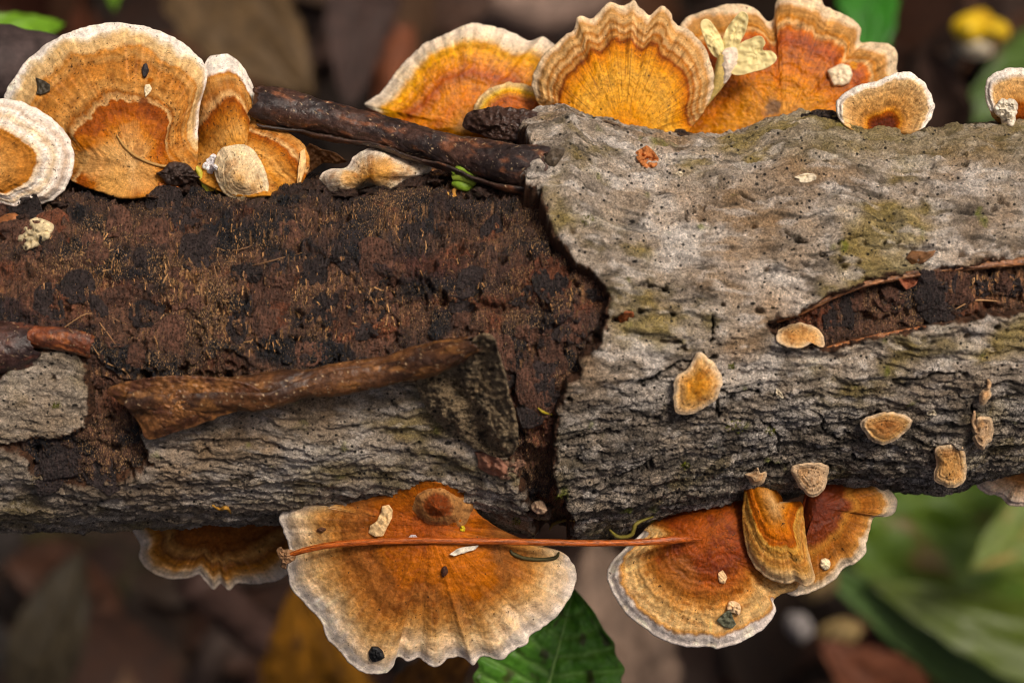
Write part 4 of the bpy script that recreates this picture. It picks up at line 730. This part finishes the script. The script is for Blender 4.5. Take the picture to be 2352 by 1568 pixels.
chip('round tan seed at the left edge under the white-edged bracket', ell(22, 518, 18, 15, 10, 0, .05, 47), S(150, 94, 54), 'seed', 'seed', th=.2, seed=47)
chip('mottled cream crust fragment on the bare wood at far left', [(46, 548), (56, 520), (80, 506), (96, 510), (118, 520), (104, 544), (88, 556), (60, 570)], S(196, 178, 140), 'lichen_fragment', 'lichen', th=.1, rough=.12, seed=48, na=70, nt=16)
chip('dry brown petal between cream lobe and rolled bark strip', [(690, 360), (712, 330), (740, 346), (770, 352), (796, 372), (770, 376), (740, 372), (716, 392), (700, 404)], S(158, 108, 62), 'dry_petal', 'debris', th=.04, rough=.1, seed=49, na=80, nt=16, lift=.08)
chip('upright papery cream sliver at the end of the long spotted bracket', [(690, 350), (700, 342), (702, 372), (696, 400), (686, 434), (682, 420), (686, 390)], S(216, 174, 116), 'papery_scale', 'bud scale', th=.03, seed=50, lift=.08)
chip('orange dry leaf scraps at the foot of the big tan bracket', [(366, 420), (386, 426), (414, 430), (408, 440), (384, 440), (370, 434)], S(176, 104, 48), 'leaf_scrap', 'leaf scrap', th=.04, rough=.07, seed=51)
chip('brown wood crumb in front of the big tan bracket', ell(405, 402, 36, 16, 10, .1, .3, 52), S(58, 44, 38), 'wood_crumb', 'debris', th=.14, rough=.12, seed=52, na=60, nt=14)
chip('pinkish wood crumb on the dark gap between the two bark plates', ell(1238, 1166, 11, 8, 8, .3, .3, 53), S(206, 172, 140), 'wood_crumb', 'debris', th=.1, rough=.06, seed=53)
chip('reddish crumb on the raised bark right of the grey flap', ell(1128, 1068, 34, 16, 9, .5, .3, 54), S(146, 100, 78), 'wood_crumb', 'debris', th=.1, rough=.1, seed=54)

# flexible strands
def strand(label, pts, r, col, name, cat, lift=.03, mat=M_BIT, n=50, group=None, parent=None, seed=0, ns=6, zs=None):
    z = [hz(u, v) for u, v in pts] if zs is None else zs; m = np.median(z); z = [max(a, m - .25) for a in z]
    o = ptube(name, [(u, v, a + lift, r * (1 if 0 < i < len(pts) - 1 else .5)) for i, ((u, v), a) in enumerate(zip(pts, z))], mat, col, parent, n=n, ns=ns, seed=seed, bumpy=.2)
    return tag(o, label, cat, group) if parent is None else o
strand('fine curved dry stem lying over the orange part of the big tan bracket', [(268, 310), (285, 335), (310, 357), (345, 374), (380, 382), (410, 378), (424, 372)], .022, S(176, 132, 70), 'plant_thread', 'plant thread')
strand('thin yellow-green moss tendril hanging from the cut bark edge', [(1400, 1216), (1420, 1232), (1450, 1228), (1462, 1202), (1500, 1186)], .03, S(120, 108, 40), 'moss_tendril', 'tendril', zs=[1.0, .9, .95, 1.0, .9])
strand('dark tendril looped at the right end of the largest lower bracket', [(1172, 1262), (1180, 1272), (1210, 1282), (1250, 1284), (1276, 1280), (1284, 1268)], .028, S(70, 62, 30), 'moss_tendril', 'tendril')
strand('yellow dry tendril in the gap between the bark plates', [(1262, 1216), (1272, 1202), (1296, 1194), (1320, 1196)], .025, S(150, 124, 60), 'moss_tendril', 'tendril', lift=.1)
strand('short yellow-green moss stalk in the dark gap below the torn bark', [(1235, 936), (1248, 946), (1268, 952)], .02, S(160, 140, 30), 'moss_tendril', 'tendril', lift=.05)
strand('yellow dried thread on the lower left bark', [(488, 1160), (505, 1168), (520, 1166), (530, 1178)], .03, S(176, 128, 50), 'plant_thread', 'plant thread')
for lb, pts in (('hair-thin stalk above the tiny bud at the right', [(2270, 892), (2272, 884), (2270, 872)]), ('thin tan stalk above the ragged fungus scrap', [(2240, 986), (2236, 968), (2238, 944)])):
    strand(lb, pts, .035, S(196, 158, 118), 'fungus_stalk', 'stalk', lift=.08, n=20)
# flakes and torn fibres standing on the bare wood
rk = R_(4242)
def bare(u, v):
    pt_u, pt_v = np.array([float(u)]), np.array([float(v)])
    return sdf(RIGHT, pt_u, pt_v)[0] < -14 and sdf(LOWER, pt_u, pt_v)[0] < -10 and sdf(PATCH, pt_u, pt_v)[0] < -16
nfl = 0
while nfl < 96:
    u, v = rk.uniform(20, 1380), rk.uniform(462, 1120)
    if nfl > 84: u, v = rk.uniform(1930, 2340), rk.uniform(640, 730)
    if u < 1900 and (not bare(u, v) or (230 < u < 1150 and v > 930 - .16 * u) or (u < 230 and 730 < v < 820)): continue
    if u > 1900 and abs(v - (690 - (u - 2130) * .1)) > 26: continue
    ru = rk.uniform(10, 46); rv = ru * rk.uniform(.6, 1.5); n_ = rk.randint(9, 15); sk = rk.uniform(-.25, .25)
    l0 = hit(u, v)[0][2]; ol = []
    for a in np.linspace(0, 6.283, n_, endpoint=False):
        ca, sa = math.cos(a), math.sin(a); m_ = max(abs(ca), abs(sa)) ** .75; k_ = (.72 + .45 * rk.rand()) / m_
        ol.append((u + ru * ca * k_ + sk * rv * sa, v + rv * sa * k_))
    zz = [min(max(hz(*p), l0 - .1), l0 + .1) for p in ol]
    dark = rk.rand() < .5
    cc_ = (S(50, 40, 38) if dark else (S(92, 62, 48) if rk.rand() < .85 else S(112, 66, 44))) * rk.uniform(.7, 1.25)
    plate('wood_flake', [(p[0], p[1], 1, z_ + rk.uniform(.0, .035)) for p, z_ in zip(ol, zz)], (u, v, l0 + rk.uniform(.015, .045)), .06, cc_, M_WOOD, core_o, 60, 14, seed=3000 + nfl, rough=.025, cren=5, colvar=.5, lin=True)
    nfl += 1
FV, FF, FC = [], [], []
cl_ = [(420, 645, 40, 45, 130), (900, 515, 34, 40, 50), (850, 700, 50, 42, 110), (1310, 690, 40, 50, 50), (620, 680, 170, 80, 260), (250, 620, 130, 80, 170), (1080, 620, 90, 50, 60), (700, 520, 220, 40, 150), (2260, 655, 70, 24, 90), (1230, 950, 26, 90, 40), (600, 780, 260, 40, 120)]
for (cu, cv, su, sv, n_) in cl_:
    for i in range(n_):
        u, v = cu + su * rk.randn() * .7, cv + sv * rk.randn() * .7; l, nn = hit(u, v)
        if l[2] < .6 or (230 < u < 1150 and v > 905 - .16 * u) or (sdf(RIGHT, np.array([u]), np.array([v]))[0] > -12 and sdf(SLOT, np.array([u]), np.array([v]))[0] < 6): continue
        d = np.array([rk.uniform(-.1, .1), 1, rk.uniform(-.1, .1)]); d = d - nn * d.dot(nn); d /= np.linalg.norm(d); sd_ = np.cross(d, nn); L2 = rk.uniform(.015, .055) * (1.35 if n_ > 100 else 1); w2 = rk.uniform(.004, .008); h2_ = rk.uniform(.003, .012)
        k = len(FV); a0, a1 = l - d * L2, l + d * L2
        FV += [a0 - sd_ * w2 - nn * .01, a0 + sd_ * w2 - nn * .01, a0 + nn * h2_ * .5, a1 - sd_ * w2 - nn * .01, a1 + sd_ * w2 - nn * .01, a1 + nn * h2_]
        FF += [(k, k + 2, k + 5, k + 3), (k + 2, k + 1, k + 4, k + 5)]
        FC += [S(196, 146, 92) * rk.uniform(.2, .95)] * 6
fo = mesh_obj('torn_fibres', np.array(FV), np.array(FF), M_BIT, core_o, np.array(FC), smooth=False); fo['kind'] = 'stuff'
# fibres on the bare wood
rf = R_(77); fibs = [[(110, 800 - 20), (200, 720), (235, 750), (265, 790)], [(210, 790), (240, 830), (285, 850), (300, 870)], [(570, 612), (620, 600), (655, 590)], [(640, 598), (700, 578)], [(808, 742), (850, 748), (885, 758)], [(0, 545), (30, 548)], [(0, 625), (60, 632)], [(250, 725), (290, 745)], [(1030, 700), (1080, 708)], [(360, 770), (420, 778)], [(2195, 710), (2240, 690), (2310, 694)], [(2085, 735), (2120, 742)], [(470, 565), (540, 575), (600, 555)], [(510, 690), (560, 700)]]
for k in range(26):
    u0, v0 = 120 + 1050 * rf.rand(), 480 + 330 * rf.rand(); a = rf.rand() * 3.14; L_ = 14 + 50 * rf.rand() ** 2
    fibs.append([(u0, v0), (u0 + L_ * .5 * math.cos(a) + 4 * rf.randn(), v0 + L_ * .5 * math.sin(a)), (u0 + L_ * math.cos(a), v0 + L_ * math.sin(a))])
for k, f in enumerate(fibs):
    strand('', f, .006 + .007 * rf.rand(), S(176, 134, 90) if rf.rand() < .5 else S(130, 96, 66), 'wood_fibre', '', lift=.008, parent=core_o, n=14, ns=4, seed=600 + k)
for k, (u, v) in enumerate([(1080, 420), (385, 650), (480, 870), (505, 830), (1040, 690), (905, 490), (640, 560), (300, 560)]):
    pass

# curled green leaf and yellow-green bud on the bare wood
gl = thing('curled_leaf', 'bright green leaf curled into a knot hanging below the rolled bark strip', 'leaf', P(1060, 420, 1.5))
z0 = hz(1060, 425) + .12
for k, (pts, r) in enumerate([([(1040, 398), (1062, 388), (1084, 400), (1090, 412)], .075), ([(1040, 408), (1060, 404), (1082, 412), (1086, 424)], .085), ([(1040, 420), (1056, 424), (1072, 428), (1084, 424)], .075)]):
    ptube('leaf_coil', [(u, v, z0 + .10 - .05 * k + .04 * math.sin(i * 1.2), r * (1 if 0 < i < 3 else .6)) for i, (u, v) in enumerate(pts)], M_LEAF, [S(130, 158, 44), S(156, 176, 62), S(120, 150, 40)][k], gl, n=30, ns=12, seed=k)
ptube('stalk', [(1050, 430, z0, .03), (1042, 440, z0, .03), (1044, 455, z0 - .02, .035), (1040, 463, z0 - .03, .02)], M_BIT, S(190, 134, 56), gl, n=20, ns=7)
ptube('stalk', [(1044, 456, z0, .025), (1030, 446, z0, .03), (1010, 440, z0, .01)], M_BIT, S(196, 148, 70), gl, n=20, ns=7)
yb = thing('plant_shoot', 'yellow-green fallen shoot lying against the cream lobe', 'shoot', P(480, 430, 1.2))
z0 = hz(480, 430) + .06
ptube('stem', [(440, 378, z0 + .12, .03), (456, 392, z0 + .1, .045), (464, 412, z0 + .08, .04), (480, 434, z0 + .05, .065), (500, 452, z0, .05), (520, 466, z0 - .03, .05)], M_LEAF, S(196, 186, 62), yb, n=50, ns=12, bumpy=.3, seed=4)
ptube('bud', [(478, 428, z0 + .1, .02), (488, 436, z0 + .1, .035), (496, 446, z0 + .06, .012)], M_LEAF, S(222, 170, 40), yb, n=16, ns=8)
# moss tufts
def moss(label, u, v, r, n, seed):
    rg = R_(seed); V = []; F = []
    for i in range(n):
        a, b = rg.rand() * 6.28, r * math.sqrt(rg.rand()); l, nn = hit(u + b * math.cos(a), v + b * .7 * math.sin(a))
        d = nn + rg.randn(3) * .7; d /= np.linalg.norm(d); s_ = np.cross(d, rg.randn(3)); s_ /= np.linalg.norm(s_); h_ = .02 + .03 * rg.rand(); w_ = .009
        k = len(V); V += [l - s_ * w_, l + s_ * w_, l + d * h_]; F.append((k, k + 1, k + 2))
    c = np.array([S(104, 108, 22) * (.5 + .8 * rg.rand()) for _ in V])
    o = mesh_obj('moss_tuft', np.array(V), [np.array(F)], M_LEAF, None, c, smooth=False); return tag(o, label, 'moss', 'moss tufts on the bark')
for k, (lb, u, v, r) in enumerate([('moss speck on the pale bark left part above the slit', 1350, 505, 16), ('moss patch low on the bark under the teardrop fungus', 1690, 980, 24), ('moss streak on the lower bark between crack and cup fungus', 1770, 990, 14), ('moss crumbs on the corner of the lower bark sheet', 1185, 1196, 12),
                                   ('bright moss dot near the bottom edge of the right bark', 1575, 1068, 10), ('moss dots beside the teardrop fungus on its right', 1680, 842, 8), ('moss patch on the cracked light grey bark patch', 130, 930, 12), ('moss on the torn bark corner beside the gap', 1285, 1140, 9)]):
    moss(lb, u, v, r, 60, 700 + k)

# pale yellow flower resting on the largest orange-brown bracket
fl = thing('fallen_flower', 'pale yellow fallen flower with narrow tube stuck between two upper brackets', 'flower', P(1640, 205, -.1))
zf_ = max(hz(1700, 120), hz(1660, 150)) + .6
YL = S(240, 220, 156)
for k, ol in enumerate([[(1672, 138), (1640, 128), (1618, 88), (1610, 54), (1626, 46), (1644, 66), (1664, 104)], [(1656, 126), (1664, 80), (1688, 42), (1704, 28), (1718, 40), (1712, 72), (1696, 104), (1676, 130)],
                        [(1664, 146), (1694, 106), (1728, 88), (1748, 84), (1758, 100), (1750, 116), (1772, 118), (1784, 134), (1768, 152), (1732, 164), (1690, 172)]]):
    ce = np.mean(np.array(ol), 0)
    plate('petal', [(u, v, 1, zf_ + .002 * (abs(u - 1665) + abs(v - 130))) for u, v in ol], (*ce, zf_ + .02 + .002 * (abs(ce[0] - 1665) + abs(ce[1] - 130))), .015, YL * (1 - .05 * k), M_PETAL, fl, 60, 16, seed=80 + k, rough=.05, colvar=.08)
ptube('tube', [(1672, 132, zf_ + .02, .16), (1660, 165, zf_, .13), (1648, 195, zf_ - .06, .09), (1632, 225, zf_ - .12, .04), (1604, 262, zf_ - .2, .025)], M_BIT, S(226, 196, 116), fl, n=50, ns=14, seed=5)
plate('bract', [(1656, 150, 1, zf_ + .12), (1664, 118, 1, zf_ + .14), (1690, 112, 1, zf_ + .14), (1692, 140, 1, zf_ + .12), (1676, 176, 1, zf_ + .08), (1662, 190, 1, zf_ + .04)], (1674, 145, zf_ + .2), .03, S(232, 212, 190), M_BIT, fl, 50, 12, seed=88)

# ------------------------------------------------------------------ the ground far below, out of focus
ZG = -58.0
g1 = np.linspace(-1, 1, 260); gx, gy = np.meshgrid(np.sign(g1) * (np.abs(g1) * 55 + 900 * np.abs(g1) ** 9), np.sign(g1) * (np.abs(g1) * 48 + 900 * np.abs(g1) ** 9), indexing='ij')
gzz = ZG + 1.3 * fbm(gx * .12, gy * .12, 3, 800) + .8 * fbm(gx * .45, gy * .45, 3, 804) + .25 * fbm(gx * 1.8, gy * 1.8, 2, 808)
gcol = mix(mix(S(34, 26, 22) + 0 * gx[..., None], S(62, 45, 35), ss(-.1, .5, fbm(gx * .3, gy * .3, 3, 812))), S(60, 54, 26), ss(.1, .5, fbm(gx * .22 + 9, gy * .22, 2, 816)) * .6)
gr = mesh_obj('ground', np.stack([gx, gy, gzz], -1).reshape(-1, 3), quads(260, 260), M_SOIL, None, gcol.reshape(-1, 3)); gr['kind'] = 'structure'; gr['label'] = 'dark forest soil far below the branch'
# leaf litter that cannot be counted
rl = R_(900); LV, LF, LC = [], [], []
nu_, nv_ = 9, 6
for i in range(950):
    x, y = rl.uniform(-40, 40), rl.uniform(-29, 29); L_ = rl.uniform(2.8, 8); W_ = L_ * rl.uniform(.35, .6); a = rl.rand() * 6.28; tx, ty = rl.uniform(-.6, .6, 2)
    sgrid, tgrid = np.meshgrid(np.linspace(0, 1, nu_), np.linspace(-1, 1, nv_), indexing='ij')
    wv_ = np.sin(np.pi * sgrid ** .8) * .5 * W_; lx = (sgrid - .5) * L_; ly = tgrid * wv_; lz = .25 * tgrid ** 2 * wv_ + tx * lx + ty * ly + .12 * np.sin(sgrid * 9 + i)
    k = len(LV) * nu_ * nv_
    gi = ZG + 1.3 * fbm(np.array([x * .12]), np.array([y * .12]), 3, 800)[0] + .3 + rl.rand() * 1.2
    LV.append(np.stack([x + lx * math.cos(a) - ly * math.sin(a), y + lx * math.sin(a) + ly * math.cos(a), gi + lz], -1).reshape(-1, 3)); LF.append(quads(nu_, nv_) + k)
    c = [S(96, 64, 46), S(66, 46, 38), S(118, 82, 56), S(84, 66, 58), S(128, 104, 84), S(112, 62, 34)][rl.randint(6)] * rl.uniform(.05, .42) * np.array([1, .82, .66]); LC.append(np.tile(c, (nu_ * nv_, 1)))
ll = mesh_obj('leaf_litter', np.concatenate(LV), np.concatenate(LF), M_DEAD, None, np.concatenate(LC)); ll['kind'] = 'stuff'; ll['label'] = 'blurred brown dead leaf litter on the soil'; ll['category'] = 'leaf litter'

def leaf(name, label, base, tip, wid, col, zb, zt, cat='leaf', bend=.1, fold=.25, mat=M_LEAF, group=None, prof=.8, vein=.0, spots=None, vcol=None, nL=60, nW=31, seed=0, curl=0.0, th=0.04):
    """A leaf blade from base to tip (photo coordinates at heights zb, zt) with midrib and side veins."""
    A, B_ = P(*base, zb), P(*tip, zt); d = B_ - A; L_ = np.linalg.norm(d); d = d / L_; s_ = np.cross(np.array([0, 0, 1.0]), d); s_ /= np.linalg.norm(s_); n_ = np.cross(d, s_)
    W_ = wid * K0 * (CH - (zb + zt) / 2) / CH
    t, w_ = np.meshgrid(np.linspace(0, 1, nL), np.linspace(-1, 1, nW), indexing='ij')
    pw = np.sin(np.pi * np.clip(t, .004, .996) ** prof) ** .8 * W_ / 2 * (1 + .04 * np.sin(t * 46 + seed))
    ctr = A + t[..., None] * L_ * d + (bend * L_ * np.sin(np.pi * t))[..., None] * n_
    vv = np.abs(np.sin((t * 9 - np.abs(w_) * 1.3) * np.pi)) ** 6
    zoff = fold * pw * np.abs(w_) - curl * pw * w_ ** 2 + .06 * W_ * fbm(t * 4 + seed, w_ * 2, 3, seed) + vein * (1 - vv)
    up = ctr + (w_ * pw)[..., None] * s_ + zoff[..., None] * n_
    V = np.concatenate([up.reshape(-1, 3), (up - th * n_).reshape(-1, 3)]); k = nL * nW; q = quads(nL, nW)
    g = np.arange(k).reshape(nL, nW); rim = lambda i: np.stack([i[:-1], i[:-1] + k, i[1:] + k, i[1:]], 1)
    c = np.asarray(col) * (1 + .3 * fbm(t * 5 + seed, w_ * 3, 4, seed + 3))[..., None]
    if vcol is not None: c = mix(c, vcol, vv * .4)
    if spots is not None: c = mix(c, spots, ss(.2, .5, fbm(t * 6 + seed, w_ * 3 + 4, 3, seed + 8)) * .8)
    c = np.concatenate([c.reshape(-1, 3)] * 2)
    root = thing(name, label, cat, A, group)
    mesh_obj('blade', V, [q[:, ::-1], q + k, rim(g[:, 0])[:, ::-1], rim(g[:, -1]), rim(g[0]), rim(g[-1])[:, ::-1]], mat, root, c)
    mr = [(*(up[i, nW // 2] + .01 * n_), .022 * W_ * (1.1 - i / nL)) for i in range(0, nL, 6)]
    tube('midrib', mr, mat, (np.asarray(vcol) if vcol is not None else np.asarray(col) * 1.2), root, n=40, ns=7)
    return root
G1, G2 = S(74, 118, 24), S(104, 132, 60)
leaf('green_leaf', 'crisp dark green veined leaf below the largest lower bracket', (1215, 1720), (1318, 1352), 340, S(84, 140, 34), -3.4, -3.0, vein=.05, vcol=S(140, 180, 90), fold=.12, prof=.95, nL=160, nW=81, seed=3, spots=S(60, 44, 20))
leaf('green_leaf', 'broad blurred green leaf at lower right behind the maroon bracket', (2600, 1420), (1880, 1150), 460, S(66, 90, 10), -53.3, -45.4, vein=.08, vcol=S(96, 114, 40), spots=S(100, 76, 38), fold=.1, prof=1.0, seed=11)
leaf('green_leaf', 'blurred grey-green narrow leaf running to the bottom right corner', (2480, 1690), (1850, 1275), 150, S(62, 86, 36), -47.9, -39.9, vein=.04, fold=.3, prof=.9, seed=17)
leaf('green_leaf', 'blurred olive leaf edge under the narrow grey-green leaf', (2700, 1600), (1990, 1330), 190, S(70, 84, 12), -41.8, -39.9, fold=.15, seed=19)
leaf('green_leaf', 'blurred yellow-green leaf by the right edge of the picture', (2560, 1010), (2230, 1310), 260, S(92, 106, 46), -43.8, -36.2, spots=S(150, 116, 70), fold=.15, seed=23)
leaf('green_leaf', 'blurred bright green leaf tip at the upper left corner', (-160, 110), (150, 55), 90, S(98, 142, 12), -13.2, -14.3, fold=.1, seed=29)
leaf('green_leaf', 'blurred green blade above the big tan bracket at the top edge', (280, -90), (262, 24), 70, S(84, 118, 24), -34.2, -30.5, fold=.1, seed=31)
leaf('green_leaf', 'blurred deep green leaf behind the torn orange-brown bracket', (1960, -160), (2010, 200), 150, S(40, 104, 14), -34.2, -30.5, fold=.2, seed=37)
leaf('green_leaf', 'faint blurred green leaf at the upper right edge', (2480, 60), (2180, 300), 150, S(60, 84, 20), -53.2, -49.5, fold=.2, seed=39)
leaf('dead_leaf', 'blurred ochre dead leaf beside the largest lower bracket', (760, 1720), (690, 1330), 270, S(140, 92, 14, .8), -34.2, -28.5, mat=M_DEAD, spots=S(74, 48, 26), fold=.2, seed=41, curl=.2)
leaf('dead_leaf', 'blurred brown-gold leaf at the bottom edge near the crisp green leaf', (900, 1640), (1090, 1480), 130, S(140, 88, 24, .5), -8.5, -8, mat=M_DEAD, seed=43)
leaf('dead_leaf', 'pale grey-tan blurred leaf behind the white-rimmed lower bracket', (1490, 1760), (1360, 1230), 250, S(126, 104, 88, .75), -34.2, -32.4, mat=M_DEAD, fold=.15, seed=45, prof=1.0)
leaf('dead_leaf', 'grey-tan blurred leaf slanting behind the upper left brackets', (380, -160), (720, 220), 260, S(112, 88, 58, .55), -41.8, -38.1, mat=M_DEAD, fold=.15, seed=47, prof=1.0)
leaf('dead_leaf', 'mauve-brown blurred leaf behind the bright orange bracket', (860, -120), (800, 250), 170, S(82, 62, 56, .5), -45.6, -41.8, mat=M_DEAD, fold=.2, seed=49)
leaf('dead_leaf', 'purplish-brown blurred leaf behind the small fan-shaped bracket', (2180, 340), (2120, 90), 130, S(84, 60, 48, .5), -41.8, -38.1, mat=M_DEAD, fold=.25, seed=51)
leaf('dead_leaf', 'rusty blurred leaf at the bottom under the narrow green leaf', (2120, 1640), (1880, 1470), 170, S(122, 70, 44, .5), -38.1, -36.2, mat=M_DEAD, seed=53)
leaf('dead_leaf', 'dull mauve blurred leaf in the bottom right corner', (2360, 1600), (2080, 1400), 150, S(118, 88, 84, .5), -45.6, -45.6, mat=M_DEAD, seed=55)
leaf('dead_leaf', 'dim olive-brown blurred leaf in the lower left corner', (60, 1640), (190, 1260), 170, S(62, 52, 34, .5), -45.6, -45.6, mat=M_DEAD, seed=57)
leaf('dead_leaf', 'brown blurred leaf at the top between the two orange brackets', (1120, -60), (1000, 70), 120, S(92, 66, 52, .5), -38.1, -38.1, mat=M_DEAD, seed=59)
def twig(label, pts, col, name='dead_twig', cat='twig'):
    return tag(ptube(name, pts, M_DEAD, col, None, n=60, ns=14, bumpy=.25, seed=int(pts[0][0]) % 97), label, cat)
twig('blurred mauve-brown twig slanting across the lower left ground', [(440, 1330, -34.2, 0.592), (560, 1430, -36.2, 0.634), (700, 1530, -38.1, 0.634), (860, 1660, -39.9, 0.634)], S(60, 42, 36))
twig('blurred brown twig rising at the bottom left', [(430, 1640, -41.8, 0.528), (490, 1500, -41.8, 0.528), (540, 1360, -41.8, 0.423)], S(50, 38, 32))
twig('dark blurred branch stub behind the upper left brackets', [(-200, 200, -2.6, .75), (-60, 170, -2.6, .75), (50, 140, -2.7, .6), (110, 115, -2.8, .35), (150, 100, -2.9, .1)], S(66, 54, 52), 'branch_stub', 'branch')
twig('rust-red blurred twig behind the bright orange bracket', [(905, 60, -45.6, 0.634), (900, 200, -45.6, 0.634), (890, 330, -45.6, 0.634)], S(110, 62, 38))
twig('grey-brown blurred twig crossing the top edge', [(1080, -40, -49.5, 0.845), (1240, 30, -49.5, 0.845), (1400, -30, -49.5, 0.845)], S(120, 98, 86))
# yellow flower on the ground and pale pebbles
yf = thing('yellow_flower', 'blurred yellow flower on the ground at upper right', 'flower', P(2250, 90, -17))
for k, (u, v, ru, rv, cc) in enumerate([(2225, 64, 36, 30, S(214, 176, 24)), (2280, 70, 38, 26, S(200, 164, 24)), (2250, 52, 34, 28, S(190, 150, 16)), (2242, 104, 38, 30, S(190, 176, 150))]):
    plate('petal', [(a, b, 1, -37 - .15 * k) for a, b in ell(u, v, ru, rv, 9, 0, .1, k)], (u, v, -36.6 - .15 * k), .06, cc, M_LEAF, yf, 40, 8, seed=k)
def pebble(label, u, v, z, r, col, seed):
    o = plate('pebble', [(a, b, 1, z) for a, b in ell(u, v, r, r * .75, 10, seed, .15, seed)], (u, v, z + r * .004), r * .006, col, M_DEAD, None, 50, 14, seed=seed, zfun=lambda a, b, q, T, s_: r * .006 * np.sqrt(np.clip(1 - T ** 2, 0, 1))); return tag(o, label, 'pebble', 'pale pebbles on the ground')
pebble('ochre and pale blurred pebble under the white-rimmed lower bracket', 1930, 1468 - 10, -38, 40, S(190, 160, 104, .4), 3)
pebble('whitish blurred pebble next to the ochre pebble', 1745 + 90, 1440, -38, 30, S(190, 180, 176, .4), 4)
pebble('tan blurred pebble at the right of the torn white rim', 1880, 1320, -40, 50, S(150, 124, 84, .5), 5)
print('done', sum(len(o.data.polygons) for o in bpy.data.objects if o.type == 'MESH'))
